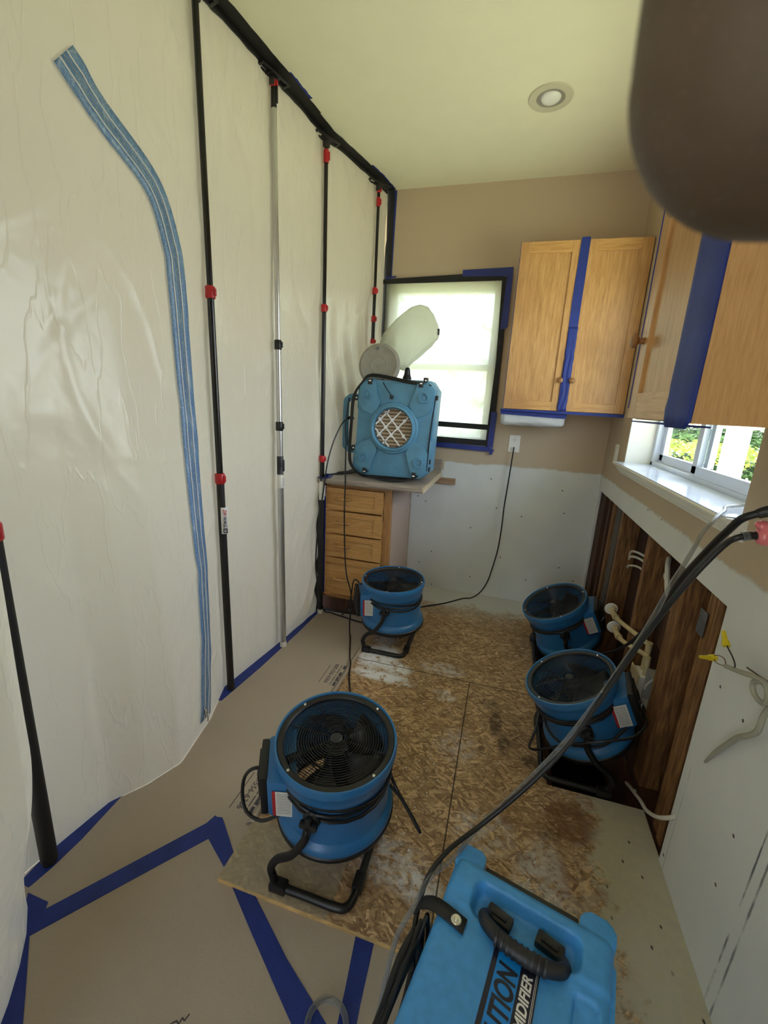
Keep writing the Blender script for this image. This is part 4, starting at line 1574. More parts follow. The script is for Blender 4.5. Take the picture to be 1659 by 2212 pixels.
jb2 = thing('junction_box', 'clear grey junction box right of the white one', 'electrical box', (.66, 1.71, .25))
b = MB()
b.box(.636, .70, 1.668, 1.674, .27, .41, .001)
b.box(.636, .70, 1.742, 1.748, .27, .41, .001)
b.box(.636, .70, 1.668, 1.748, .27, .276, .001)
b.box(.636, .70, 1.668, 1.748, .404, .41, .001)
b.box(.694, .70, 1.668, 1.748, .27, .41, .001)
obj('box', b, m_grey, jb2, smooth=0)
cable('electrical_cable', [(.65, 1.765, .20), (.655, 1.765, .26), (.64, 1.74, .33), (.66, 1.72, .39)], .004, m_cable_w, 'thin white wire looping between the two junction boxes')
cable('electrical_cable', [(.66, 1.80, .22), (.655, 1.78, .12), (.66, 1.77, .02)], .0045, m_dark, 'thin dark wire dropping below the junction boxes')

# loop of white cable at the bottom of the opening
cable('electrical_cable', [(.68, 1.54, -.035), (.66, 1.56, -.02), (.628, 1.60, -.045), (.618, 1.635, -.075), (.612, 1.64, -.055), (.612, 1.60, -.03), (.610, 1.54, .0), (.608, 1.47, .035), (.604, 1.40, .066), (.606, 1.33, .118), (.612, 1.275, .178), (.625, 1.262, .205)], .0065, m_cable_w,
      'white cable loop hanging out of the bottom of the opened wall')

# cut-off cable with wire nuts on the right wall
wt = thing('cut_cable', 'grey white cable curling out of the right wall with two yellow wire nuts', 'cable', (.60, 1.05, .47))
obj('jacket', MB().tube([(.619, 1.19, .47), (.612, 1.142, .545), (.608, 1.092, .617), (.606, 1.067, .651), (.604, 1.034, .684), (.602, 1.008, .714), (.600, .999, .74), (.600, .998, .765), (.600, .989, .79), (.597, .978, .808), (.592, .985, .826),
                         (.586, 1.000, .838), (.584, 1.02, .832), (.586, 1.036, .815), (.588, 1.03, .798), (.590, 1.01, .792), (.590, .990, .800), (.588, .982, .820), (.584, .992, .842), (.580, 1.024, .838), (.578, 1.081, .815), (.576, 1.133, .796)],
                        [.003, .0055, .0065, .0068, .0068, .0065, .006, .006, .006, .006, .006, .006, .006, .006, .006, .006, .006, .006, .006, .006, .006, .0062], 8), m_cable_g, wt)
obj('black_wire', MB().tube([(.577, 1.128, .798), (.576, 1.105, .803), (.575, 1.095, .82), (.575, 1.112, .832), (.573, 1.135, .842), (.573, 1.150, .848)], .0017, 6), m_dark, wt)
obj('copper_wire', MB().tube([(.576, 1.130, .797), (.574, 1.145, .790), (.570, 1.165, .785), (.572, 1.185, .787)], .0012, 6), m_copper, wt)
obj('copper_wire', MB().tube([(.576, 1.130, .798), (.572, 1.138, .812), (.568, 1.155, .810), (.571, 1.178, .797), (.572, 1.187, .792)], .0012, 6), m_copper, wt)
for (a, c) in (((.573, 1.145, .843), (.573, 1.175, .868)), ((.572, 1.180, .789), (.566, 1.235, .757))):
    A, B_ = Vector(a), Vector(c)
    d = (B_ - A).normalized()
    T = frame(A, d.orthogonal(), d.cross(d.orthogonal()))
    L_ = (B_ - A).length
    obj('wire_nut', MB(T).lathe([(0, 0), (.0085, 0), (.009, L_ * .1), (.0078, L_ * .35), (.006, L_ * .45), (.0045, L_), (0, L_)], 10), m_yellow, wt, smooth=0)
cable('nail', [(XR + .002, 1.015, .825), (.590, 1.035, .838), (.572, 1.048, .846)], .0017, m_nail, 'rusty nail sticking out of the right wall above the cable coil', 'nail', smooth=1)

# ------------------------------------------------------------------ axial fans
def uvquad(name, p0, px_, py_, mat, parent):
    """quad with UVs: p0 corner, px_, py_ edge vectors (world)"""
    p0, px_, py_ = Vector(p0), Vector(px_), Vector(py_)
    me = bpy.data.meshes.new(name)
    n = px_.cross(py_).normalized() * .0012
    vs = [p0, p0 + px_, p0 + px_ + py_, p0 + py_]
    vs = vs + [v - n for v in vs]
    me.from_pydata([tuple(v) for v in vs], [], [(0, 1, 2, 3), (4, 7, 6, 5), (0, 4, 5, 1), (1, 5, 6, 2), (2, 6, 7, 3), (3, 7, 4, 0)])
    uvl = me.uv_layers.new(name='UVMap')
    co = [(0, 0), (1, 0), (1, 1), (0, 1)]
    for i, l in enumerate(me.loops):
        uvl.data[i].uv = co[l.vertex_index % 4]
    me.materials.append(mat)
    o = bpy.data.objects.new(name, me)
    C.objects.link(o)
    w = WM[parent.name]
    me.transform(w.inverted())
    o.parent = parent
    WM[o.name] = w.copy()
    return o


def fan(label, Ct, n, S, yaw, boxa, stand_yaw, blade0, cord_pts, floorz=0, feet=True, footz=0.0):
    """Ct: centre of top rim, n: axis, S: size factor, boxa: world angle of control box"""
    n = Vector(n).normalized()
    Ct = Vector(Ct)
    Lh = .27 * S
    base = Ct - n * Lh
    mid = Ct - n * (Lh * .52)
    t = thing('axial_fan', label, 'fan', (mid.x, mid.y, floorz), stand_yaw, group='blue drying fans on the floor')
    ex = Vector((math.cos(R(boxa)), math.sin(R(boxa)), 0))
    ex = (ex - n * ex.dot(n)).normalized()
    ey = n.cross(ex)
    Mx = Matrix((ex, ey, n)).transposed().to_4x4()
    Mx.translation = base
    D = Mx @ Matrix.Scale(S, 4)     # local drum frame: x -> box
    # housing
    b = MB(D)
    outer = [(.176, .0), (.184, .003), (.186, .016), (.184, .028), (.176, .037), (.1705, .041), (.169, .045), (.168, .10), (.167, .165), (.168, .188), (.1745, .196), (.177, .205), (.178, .230), (.185, .240), (.1865, .246), (.187, .262), (.184, .270), (.179, .270)]
    inner = [(.176, .258), (.172, .25), (.163, .235), (.160, .2), (.160, .09), (.164, .05), (.172, .02), (.172, .002), (.176, .0)]
    b.lathe(outer + inner, 72)
    hs = obj('housing', b, m_bluefan, t)
    # black ring under the housing
    obj('base_ring', MB(D).lathe([(.168, -.014), (.184, -.014), (.1885, -.006), (.1885, .005), (.184, .009), (.172, .004), (.168, -.014)], 64), m_black, t)
    # guard ring and grille
    gr = obj('guard_ring', MB(D).lathe([(.1785, .262), (.176, .266), (.162, .266), (.158, .262), (.158, .256), (.176, .254), (.1785, .262)], 64), m_black, t)
    b = MB(D)
    NR = 19
    for i in range(NR):
        r = .026 + (.158 - .026) * i / (NR - 1)
        z = .258 + .006 * (1 - (r / .16) ** 2)
        b.tube([(r * math.cos(a), r * math.sin(a), z) for a in [2 * PI * k / 48 for k in range(48)]], .0013, 5, closed=True, smooth=1)
    for k in range(8):
        a = 2 * PI * k / 8 + .3
        b.tube([(.02 * math.cos(a), .02 * math.sin(a), .261), (.09 * math.cos(a), .09 * math.sin(a), .259), (.165 * math.cos(a), .165 * math.sin(a), .256)], .0017, 6, smooth=1)
    obj('grille', b, m_black, t)
    obj('hub_cap', MB(D).lathe([(0, .268), (.014, .267), (.019, .263), (.019, .258), (0, .258)], 24), m_dark, t)
    for k in range(4):
        a = R(blade0 + 90 * k + 8)
        T = Matrix.Translation((.170 * math.cos(a), .170 * math.sin(a), .264))
        obj('screw', MB(D @ T).lathe([(0, .005), (.004, .004), (.006, .001), (.006, 0), (0, 0)], 12), m_screw, gr)
    # rotor: five pitched blades on a hub
    for k in range(5):
        a0 = R(blade0 + 72 * k + 20)

        def fb(u, v, a0=a0):
            r = .034 + .120 * u
            w = (.42 + .40 * u) * (1 - .35 * u * u)
            a = a0 + (v - .5) * w * 1.5 + .35 * u
            z = .205 + (v - .5) * .055 * (1.1 - .4 * u)
            return (r * math.cos(a), r * math.sin(a), z)
        obj('blade', MB(D).grid(10, 8, fb), m_black, t, smooth=60, solid=.0025)
    obj('motor', MB(D).lathe([(0, .236), (.022, .234), (.034, .226), (.037, .21), (.037, .10), (.032, .07), (0, .065)], 32), m_black, t)
    b = MB(D)
    for k in range(4):
        a = R(45 + 90 * k)
        b.tube([(.045 * math.cos(a), .045 * math.sin(a), .09), (.163 * math.cos(a), .163 * math.sin(a), .075)], .004, 6, smooth=1)
    obj('motor_bracket', b, m_black, t)
    b = MB(D)
    for i in range(9):
        r = .03 + .135 * i / 8
        b.tube([(r * math.cos(a), r * math.sin(a), .012) for a in [2 * PI * k / 32 for k in range(32)]], .0014, 4, closed=True, smooth=1)
    for k in range(6):
        a = 2 * PI * k / 6
        b.tube([(.0, .0, .012), (.17 * math.cos(a), .17 * math.sin(a), .012)], .0018, 5, smooth=1)
    obj('rear_grille', b, m_black, t)
    # control box: blue shoulder and black panel
    b = MB(D)
    b.prism([(.120, -.098), (.195, -.080), (.204, -.074), (.204, .074), (.195, .080), (.120, .098)], 'Z', .075, .212, .004)
    sh = obj('control_housing', b, m_bluefan, t)
    b = MB(D)
    b.box(.203, .226, -.070, .070, .070, .216, .006)
    b.box(.224, .232, -.05, .05, .12, .20, .003)
    cb = obj('control_panel', b, m_black, t)
    obj('switch', MB(D).box(.231, .238, -.015, .015, .14, .17, .002), m_dark, cb)
    D3 = D.to_3x3()
    for sgn in (-1, 1):
        d_ = Vector((.075, .018 * -sgn * -1, 0)).normalized() if sgn < 0 else Vector((.075, -.018, 0)).normalized()
        if sgn < 0:
            p0 = D @ Vector((.134, -.0965, .085))
            pxv = D3 @ (Vector((.075, .018, 0)).normalized() * .058)
            off = D3 @ Vector((.23, -.97, 0)) * .003
        else:
            p0 = D @ Vector((.190, .0833, .085))
            pxv = D3 @ (Vector((-.075, .018, 0)).normalized() * .058)
            off = D3 @ Vector((.23, .97, 0)) * .003
        lb = uvquad('warning_label', p0 + off, pxv, D3 @ Vector((0, 0, .098)), m_label, t)
        lb['label'] = 'white sticker with red band and small print'
    # power cord: turns round the drum plus loose loops
    b = MB(D)
    pts = []
    turns = 3
    for i in range(turns * 24 + 1):
        a = R(200) + 2 * PI * i / 24
        r = .171 + .004 * math.sin(i * .7)
        if math.cos(a) > .5: r = .171 + (.0) 
        z = .186 - .013 * (i / 24) + .010 * math.sin(a * 1.0 + 1 + i * .02) 
        rr = r
        # pass outside the control box
        aa = ((a + PI) % (2 * PI)) - PI
        if abs(aa) < .52:
            rr = .171 + .0
        pts.append((rr * math.cos(a), rr * math.sin(a), z + (.055 * max(0, 1 - abs(aa) / .75) if abs(aa) < .75 else 0)))
    b.tube(pts, .0056, 8, smooth=1)
    b2 = MB()
    b2.bm = b.bm
    for c in cord_pts:
        b2.tube(c, .0052 * S, 8)
    obj('power_cord', b2, m_rubber, t)
    # stand, in the world frame turned by stand_yaw
    St = Matrix.Translation((mid.x, mid.y, floorz)) @ Matrix.Rotation(stand_yaw, 4, 'Z')
    hz = mid.z - floorz
    b = MB(St)
    g = .195
    half = [(0, -.178, hz), (-.004, -g, hz - .02), (-.012, -g, hz - .055), (-.05, -g, hz * .55), (-.095, -g, hz * .42), (-.115, -g, hz * .28), (-.112, -g, .05), (-.10, -g, .020), (-.075, -g, .013), (0, -g, .013), (.075, -g, .013), (.112, -g + .008, .013), (.125, -g + .045, .013), (.125, -.06, .013)]
    path = half + [(.125, .06, .013)] + [(x, -y, z) for (x, y, z) in half[::-1][1:]]
    b.tube(path, .0115, 12, smooth=5)
    obj('stand', b, m_rubber, t)
    for sy in (-1, 1):
        obj('rubber_foot', MB(St).box(-.118, -.066, sy * g - .016, sy * g + .016, 0, .03, .006), m_black, t)
    obj('rubber_foot', MB(St).box(.110, .142, -.14, -.09, 0, .03, .006), m_black, t)
    for sy in (-1, 1):
        T = St @ Matrix.Translation((0, sy * .162, hz)) @ Matrix.Rotation(R(90 * sy), 4, 'X') if sy < 0 else St @ Matrix.Translation((0, .162, hz)) @ Matrix.Rotation(R(-90), 4, 'X')
        T = St @ Matrix.Translation((0, sy * .155, hz)) @ Matrix.Rotation(R(90 if sy < 0 else -90), 4, 'X')
        b = MB(T)
        b.lathe([(0, 0), (.026, 0), (.026, .022), (.019, .030), (.0, .030)], 20)
        b.box(-.026, .026, -.009, .009, .030, .048, .006)
        b.box(-.009, .009, -.026, .026, .030, .048, .006)
        obj('tilt_knob', b, m_black, t)
    return t


f1 = (-.393, 1.010, .405)
fan('nearest blue fan with clean bright drum at the corner of the strand board', f1, (.03, -.10, .99), .985, 0, 207, 0, 25,
    [[(-.555, .93, .30), (-.60, .90, .325), (-.628, .885, .30), (-.632, .875, .24), (-.61, .862, .20), (-.565, .862, .185), (-.525, .875, .20), (-.510, .885, .205)],
     [(-.225, 1.04, .25), (-.19, 1.04, .215), (-.15, 1.03, .17), (-.122, 1.02, .135), (-.128, 1.03, .13), (-.165, 1.06, .15), (-.215, 1.09, .19), (-.240, 1.10, .23)]], floorz=0)
fan('middle distance blue fan standing in front of the drawer cabinet', (-.553, 2.268, .390), (-.02, -.05, .99), .985, 0, 205, 0, 60,
    [[(-.72, 2.21, .26), (-.745, 2.25, .33), (-.77, 2.26, .28), (-.79, 2.25, .19), (-.80, 2.20, .17), (-.76, 2.17, .2), (-.70, 2.19, .21)]])
fan('farther dark blue fan tilted over the floor hole beside the valves', (.349, 2.424, .344), (-.447, -.12, .88), .97, 0, -8, PI, 10,
    [[(.60, 2.38, .24), (.60, 2.34, .33), (.585, 2.33, .31), (.57, 2.36, .35), (.59, 2.40, .30), (.56, 2.36, .25)]])
fan('nearer dark blue fan tilted toward the room over the floor hole', (.343, 1.676, .355), (-.426, -.05, .90), .95, 0, -8, PI, 40,
    [[(.254, 1.66, .20), (.240, 1.60, .12), (.225, 1.575, .055), (.27, 1.53, .10), (.33, 1.505, .16), (.44, 1.475, .235), (.55, 1.50, .265), (.600, 1.55, .297), (.604, 1.61, .300), (.60, 1.66, .27), (.56, 1.66, .22)],
     [(.27, 1.65, .20), (.275, 1.58, .17), (.32, 1.52, .16), (.40, 1.50, .18), (.47, 1.50, .21), (.54, 1.54, .27)]])

# ------------------------------------------------------------------ dehumidifier
PH = R(-13.5)
DO = Vector((.16, .5, 0)) + Vector((math.cos(PH), math.sin(PH), 0)) * -.0625
dz = -.017
dh = thing('dehumidifier', 'bright blue portable dehumidifier with black folding handle in the foreground', 'dehumidifier', (DO.x, DO.y, dz), PH)
DM = Matrix.Translation((DO.x, DO.y, 0)) @ Matrix.Rotation(PH, 4, 'Z')
ZT = .400


def rrect(x0, x1, y0, y1, r, n=5):
    pts = []
    for (cx, cy, a) in ((x1 - r, y1 - r, 0), (x0 + r, y1 - r, 90), (x0 + r, y0 + r, 180), (x1 - r, y0 + r, 270)):
        for i in range(n + 1):
            t = R(a + 90 * i / n)
            pts.append((cx + r * math.cos(t), cy + r * math.sin(t)))
    return pts


# heightfield top: recess for the handle, raised corner feet, panel square
TX0, TX1, TY0, TY1 = -.158, .158, -.235, .233


def sd_rr(x, y, x0, x1, y0, y1, r):
    cx, cy = (x0 + x1) / 2, (y0 + y1) / 2
    qx, qy = abs(x - cx) - (x1 - x0) / 2 + r, abs(y - cy) - (y1 - y0) / 2 + r
    return math.hypot(max(qx, 0), max(qy, 0)) + min(max(qx, qy), 0) - r


def sst(a, b_, v):
    t = min(1, max(0, (v - a) / (b_ - a)))
    return t * t * (3 - 2 * t)


def top_z(x, y):
    z = ZT
    # rounded outer edges
    d = -sd_rr(x, y, TX0, TX1, TY0, TY1, .02)
    z -= .022 * (1 - math.sqrt(max(0, 1 - (1 - min(1, d / .022)) ** 2)))
    # raised head end behind the handle recess
    z += .006 * sst(.128, .142, y) * (1 if x < -.095 or x > .1 else 1)
    z += .006 * sst(.145, .175, y + max(0, x - .05) * .9)
    # handle recess
    ddr = sd_rr(x, y, -.103, .104, .132, .200, .022)
    # the recess floor slopes open toward the viewer
    z -= .030 * sst(.004, -.012, ddr) * sst(.115, .165, y)
    # square dimple bottom right
    z -= .006 * sst(.002, -.003, sd_rr(x, y, .098, .138, .02, .115, .008))
    return z


NX, NY = 110, 150
b = MB(DM)
G = []
for i in range(NX + 1):
    col = []
    for j in range(NY + 1):
        x = TX0 + (TX1 - TX0) * i / NX
        y = TY0 + (TY1 - TY0) * j / NY
        # pull grid corners onto the rounded outline
        d = sd_rr(x, y, TX0, TX1, TY0, TY1, .03)
        if d > 0:
            cx = min(max(x, TX0 + .03), TX1 - .03)
            cy = min(max(y, TY0 + .03), TY1 - .03)
            v = Vector((x - cx, y - cy)).normalized() * .03
            x, y = cx + v.x, cy + v.y
        col.append(b.bm.verts.new(DM @ Vector((x, y, top_z(x, y)))))
    G.append(col)
for i in range(NX):
    for j in range(NY):
        b.bm.faces.new((G[i][j], G[i + 1][j], G[i + 1][j + 1], G[i][j + 1]))
# sides
ring = [G[i][0] for i in range(NX + 1)] + [G[NX][j] for j in range(1, NY + 1)] + [G[i][NY] for i in range(NX - 1, -1, -1)] + [G[0][j] for j in range(NY - 1, 0, -1)]
inv = DM.inverted()
low = []
for v in ring:
    l = inv @ v.co
    low.append(b.bm.verts.new(DM @ Vector((l.x, l.y, .03))))
for k in range(len(ring)):
    k2 = (k + 1) % len(ring)
    b.bm.faces.new((ring[k], ring[k2], low[k2], low[k]))
b.bm.faces.new(low)
# ribs on the right flank and corner feet at the head end
b.prism(rrect(-.160, -.100, .205, .264, .012), 'Z', .10, ZT + .004, .006)
b.prism(rrect(.095, .160, .205, .264, .018), 'Z', .10, ZT + .004, .008)
b.prism([(.10, .12), (.160, .095), (.163, .10), (.163, .19), (.157, .20), (.12, .205)], 'Z', .06, ZT - .004, .005)
b.prism([(.12, -.22), (.162, -.22), (.162, .07), (.155, .085), (.12, .09)], 'Z', .06, ZT - .012, .006)
obj('shell', b, m_blue, dh, smooth=50)
obj('foot_block', MB(DM).prism(rrect(-.148, -.112, .222, .252, .010), 'Z', ZT + .003, ZT + .0045, .001), m_blue, dh)
obj('foot_block', MB(DM).prism(rrect(.112, .148, .215, .250, .010), 'Z', ZT + .003, ZT + .0045, .001), m_blue, dh)
b = MB(DM)
b.box(-.098, .094, .232, .252, .04, ZT - .014, .003)
obj('rear_grille', b, m_black, dh, smooth=0)
for sx in (-1, 1):
    for yy in (-.2, .2):
        obj('rubber_foot', MB(DM).box(sx * .11 - .03, sx * .11 + .03, yy - .02, yy + .02, dz, .032, .004), m_black, dh)
# folding handle
for (x, y, a) in ((-.046, .166, -8), (.050, .170, -8)):
    b = MB(DM)
    T = Matrix.Translation((x, y, ZT - .018)) @ Matrix.Rotation(R(a), 4, 'Z')
    b.box(-.026, .026, -.014, .014, -.004, .014, .005, T=T)
    b.box(-.016, .016, -.007, .007, .012, .018, .003, T=T)
    obj('handle_bracket', b, m_black, dh)
b = MB(DM)
hpts = [(-.066, .160, ZT - .008), (-.074, .146, ZT + .000), (-.062, .128, ZT + .010), (-.030, .113, ZT + .016), (.005, .108, ZT + .018), (.040, .112, ZT + .015), (.068, .125, ZT + .008), (.080, .142, ZT - .001), (.074, .158, ZT - .008)]
b.tube(hpts, [.009, .010, .0125, .0135, .0135, .0135, .0125, .011, .009], 14, smooth=6)
hd = obj('handle', b, m_dark, dh)
b = MB(DM)
for k in range(9):
    u = -.040 + .088 * k / 8
    y = .108 + .17 * (u - .006) ** 2 * 9
    T = Matrix.Translation((u, y + .001, ZT + .017)) @ Matrix.Rotation(R(90), 4, 'Y') @ Matrix.Rotation(R(0), 4, 'X')
    b.lathe([(.0128, -.0028), (.0152, -.0022), (.0152, .0022), (.0128, .0028)], 16, T=T)
obj('grip_ribs', b, m_dark, hd)
# strap with snap
b = MB(DM)
vs = []
for i, (x, z) in enumerate([(-.205, .345), (-.192, .375), (-.175, .392), (-.158, .400), (-.140, .4025), (-.118, .4032), (-.098, .4032)]):
    y = .112 - .15 * (x + .15)
    vs.append([b.bm.verts.new(DM @ Vector((x, y - .015, z + .002))), b.bm.verts.new(DM @ Vector((x, y + .013, z + .002)))])
for A, B_ in zip(vs[:-1], vs[1:]):
    b.bm.faces.new((A[0], A[1], B_[1], B_[0]))
st = obj('strap', b, m_sleeve, dh, smooth=60, solid=.003)
T = DM @ Matrix.Translation((-.117, .106, ZT + .006))
obj('snap', MB(T).lathe([(0, .003), (.003, .003), (.004, .0015), (.0085, .002), (.0105, .0005), (.0105, -.002), (0, -.002)], 24), m_screw, st)
# badge, lettering runs along +y with tops toward -x
b = MB(DM)
b.box(-.040, .042, -.20, .108, ZT + .0006, ZT + .0014)
bg = obj('badge', b, m_badge, dh, smooth=0)
obj('badge_stripe', MB(DM).box(-.040, -.031, -.20, .108, ZT + .0014, ZT + .0019), m_badgedk, bg, smooth=0)
obj('badge_stripe', MB(DM).box(.010, .042, -.20, .108, ZT + .0014, ZT + .0019), m_badgedk, bg, smooth=0)
T = DM @ Matrix.Translation((.006, .088, ZT + .0018)) @ Matrix.Rotation(R(90), 4, 'Z')
text_mesh('badge_text', 'EVOLUTION', .046, T, m_badgedk, bg, .0003, .0014, .2, 'RIGHT', xs=.70)
T = DM @ Matrix.Translation((.0315, .093, ZT + .0022)) @ Matrix.Rotation(R(90), 4, 'Z')
text_mesh('badge_text', 'DEHUMIDIFIER', .0235, T, m_wtext, bg, .0003, .0006, .2, 'RIGHT', xs=.9)
obj('badge_line', MB(DM).box(.0362, .0370, .02, .104, ZT + .0019, ZT + .0024), m_wtext, bg, smooth=0)
obj('badge_line', MB(DM).box(.0386, .0392, .02, .104, ZT + .0019, ZT + .0024), m_wtext, bg, smooth=0)
# cord hank on the left flank
b = MB(DM)
for k in range(7):
    xo = -.176 - .008 * (k % 3) - .004 * (k // 3)
    yo = .105 - .012 * (k % 4)
    b.tube([(xo, yo, .37 - .008 * k), (xo - .006, yo - .06, .33), (xo - .012, yo - .15, .30 - .01 * k), (xo - .014, yo - .26, .27), (xo - .010, yo - .36, .22), (xo - .004, yo - .34, .12), (xo - .003, yo - .18, .10), (xo, yo - .04, .14), (xo + .002, yo + .012, .27), (xo, yo, .37 - .008 * k)], .0052, 8, smooth=5)
obj('cord_hank', b, m_rubber, dh)

# ------------------------------------------------------------------ hoses and cords
CA = [(.402, .790, 1.247), (.390, .790, 1.242), (.374, .800, 1.229), (.374, .830, 1.202), (.375, .880, 1.154), (.384, 1.000, 1.036), (.421, 1.150, .906), (.468, 1.350, .770), (.515, 1.600, .587), (.542, 1.850, .407), (.539, 2.050, .268), (.505, 2.200, .170), (.465, 2.270, .140), (.435, 2.300, .170), (.432, 2.33, .19)]
t = thing('black_cord', 'upper thick black cord arching over to the far right fan', 'cord', (.40, .79, 1.2))
obj('cable', MB().tube(CA, [.0062] * 5 + [.0062, .006, .006, .006, .0055, .005, .005, .005, .005, .005], 10), m_rubber, t)
obj('plug', MB().tube([(.388, .79, 1.2405), (.398, .789, 1.246), (.41, .785, 1.249), (.43, .78, 1.25), (.45, .778, 1.25)], [.0075, .009, .011, .013, .013], 14, smooth=3), m_black, t)
CB = [(.389, .800, 1.203), (.373, .800, 1.196), (.366, .810, 1.183), (.354, .820, 1.153), (.340, .830, 1.114), (.323, .850, 1.051), (.309, .870, .988), (.288, .890, .902), (.256, .900, .790), (.210, .900, .660), (.156, .880, .572), (.099, .860, .496), (.044, .830, .444), (.007, .800, .425), (-.030, .760, .412), (-.058, .720, .388), (-.068, .690, .353), (-.070, .650, .33), (-.060, .60, .30)]
t = thing('black_cord', 'lower black cord running from the pink plug down to the dehumidifier', 'cord', (.39, .8, 1.2))  # the dehumidifier's own power cord, built as a separate thing
obj('cable', MB().tube(CB, .0052, 10), m_rubber, t)
pg = obj('plug', MB().tube([(.386, .800, 1.2015), (.390, .800, 1.2025), (.394, .80, 1.2032), (.400, .80, 1.2035)], [.0062, .0072, .0062, .0070], 14, smooth=2), m_black, t)
obj('plug_sleeve', MB().tube([(.381, .800, 1.200), (.389, .800, 1.2025)], .0078, 14, smooth=1), m_tube, t)
t = thing('power_strip_end', 'pink translucent lighted cord end at the right edge', 'plug', (.43, .8, 1.19))
b = MB()
b.tube([(.399, .80, 1.2035), (.406, .80, 1.204), (.43, .80, 1.204), (.50, .80, 1.20)], [.009, .0145, .016, .010], 14, smooth=3)
b.tube([(.394, .797, 1.219), (.398, .797, 1.221), (.410, .797, 1.219), (.43, .797, 1.212)], [.003, .0085, .010, .010], 12, smooth=3)
obj('socket', b, m_pinkclear, t)
obj('cable', MB().tube([(.50, .80, 1.20), (.58, .79, 1.18), (.612, .76, 1.10), (.612, .74, .8), (.612, .7, .3), (.60, .62, .0), (.5, .4, -.005)], .006, 8), m_rubber, t)
CT = [(.74, 1.44, 1.20), (.70, 1.44, 1.16), (.655, 1.437, 1.1455), (.610, 1.40, 1.1445), (.585, 1.345, 1.143), (.55, 1.29, 1.139), (.522, 1.245, 1.130), (.488, 1.200, 1.107), (.459, 1.150, 1.084), (.426, 1.100, 1.051), (.397, 1.060, 1.020), (.370, 1.020, .984), (.336, .980, .925), (.295, .930, .874), (.251, .910, .776), (.202, .900, .664), (.150, .890, .569), (.095, .870, .490), (.039, .830, .436), (-.006, .770, .405), (-.055, .715, .389), (-.075, .680, .359), (-.102, .660, .297), (-.112, .650, .250), (-.120, .640, .179), (-.132, .630, .061), (-.15, .60, .0), (-.16, .50, -.008)]
cable('drain_hose', CT, .0052, m_tube, 'clear vinyl drain hose from the window sill down past the dehumidifier', 'hose', seg=12)
# second loop end of the clear hose lying on the floor
cable('clear_hose_loop', [(-.245 + .045 * math.cos(a), .615 + .04 * math.sin(a), -.008 + .012 * math.sin(a)) for a in [R(x) for x in range(-20, 201, 20)]], .007, m_tube, 'end loop of clear hose on the blue floor tape', 'hose', seg=10)
cable('black_cord', [(.041, YB - .012, 1.128), (.041, 3.09, 1.125), (.040, 3.075, 1.10), (.036, 3.072, 1.0), (.030, 3.07, .85), (.024, 3.068, .70), (.024, 3.06, .55), (.016, 3.04, .40), (-.005, 3.02, .27), (-.03, 3.02, .15), (-.075, 3.04, .05), (-.13, 3.02, .008), (-.193, 2.983, .006), (-.308, 2.854, .006), (-.446, 2.740, .006), (-.54, 2.62, .006), (-.60, 2.50, .006)], .0045, m_rubber,
      'black cord plugged into the back wall outlet and trailing to the middle fan', 'cord')
cable('black_cord', [(-.968, 2.55, 1.40), (-.945, 2.44, 1.25), (-.930, 2.415, 1.157), (-.925, 2.405, 1.0), (-.922, 2.402, .92), (-.922, 2.40, .717), (-.907, 2.385, .487), (-.880, 2.355, .332), (-.83, 2.31, .235), (-.815, 2.28, .15), (-.82, 2.28, .05), (-.80, 2.23, .0), (-.787, 2.201, -.01), (-.715, 2.01, -.009), (-.682, 1.93, .004), (-.650, 1.825, .006), (-.592, 1.692, .006), (-.54, 1.579, .006), (-.50, 1.42, .006), (-.46, 1.26, .006)], .0045, m_rubber,
      'black cord hanging from the scrubber past the drawers to the nearest fan', 'cord')
cable('black_cord', [(-.985, 2.62, 1.275), (-1.003, 2.58, 1.265), (-1.022, 2.53, 1.21), (-1.045, 2.48, 1.11), (-1.058, 2.43, .979), (-1.075, 2.40, .755), (-1.09, 2.38, .577), (-1.095, 2.365, .365), (-1.085, 2.38, .208), (-1.07, 2.40, .09), (-1.06, 2.44, .0), (-1.02, 2.45, -.010), (-.93, 2.43, -.010), (-.80, 2.40, -.008), (-.70, 2.38, .006)], .0045, m_rubber,
      'black cord looping along the barrier pole down to the floor behind the middle fan', 'cord')
cable('black_cord', [(-.735, 2.25, .30), (-.78, 2.27, .34), (-.82, 2.32, .30), (-.85, 2.38, .20), (-.88, 2.41, .08), (-.93, 2.43, .0)], .0045, m_rubber,
      'short black cord arc left of the middle fan in front of the lowest drawer', 'cord')

# ------------------------------------------------------------------ air scrubber
SY = 2.55
asb = thing('air_scrubber', 'teal blue air scrubber with a round filter inlet standing on the counter', 'air scrubber', (-.69, 2.68, .916))
TL = Matrix.Translation((-.692, 0, 1.235)) @ Matrix.Rotation(R(1.2), 4, 'Y') @ Matrix.Translation((.692, 0, -1.235))


def sc_pts(o=0):
    return [(-.90 + o, .95 + o), (-.86 + o, .932 + o), (-.49 - o, .945 + o), (-.447 - o, .985 + o), (-.445 - o, 1.17), (-.460 - o, 1.19), (-.460 - o, 1.33), (-.445 - o, 1.35), (-.445 - o, 1.475 - o),
            (-.487 - o, 1.520 - o), (-.545 - o, 1.520 - o), (-.556 - o, 1.502 - o), (-.80 + o, 1.502 - o), (-.81 + o, 1.520 - o), (-.865 + o, 1.518 - o), (-.915 + o, 1.468 - o), (-.918 + o, 1.35), (-.900 + o, 1.33), (-.905 + o, 1.13), (-.925 + o, 1.11), (-.930 + o, .985 + o)]


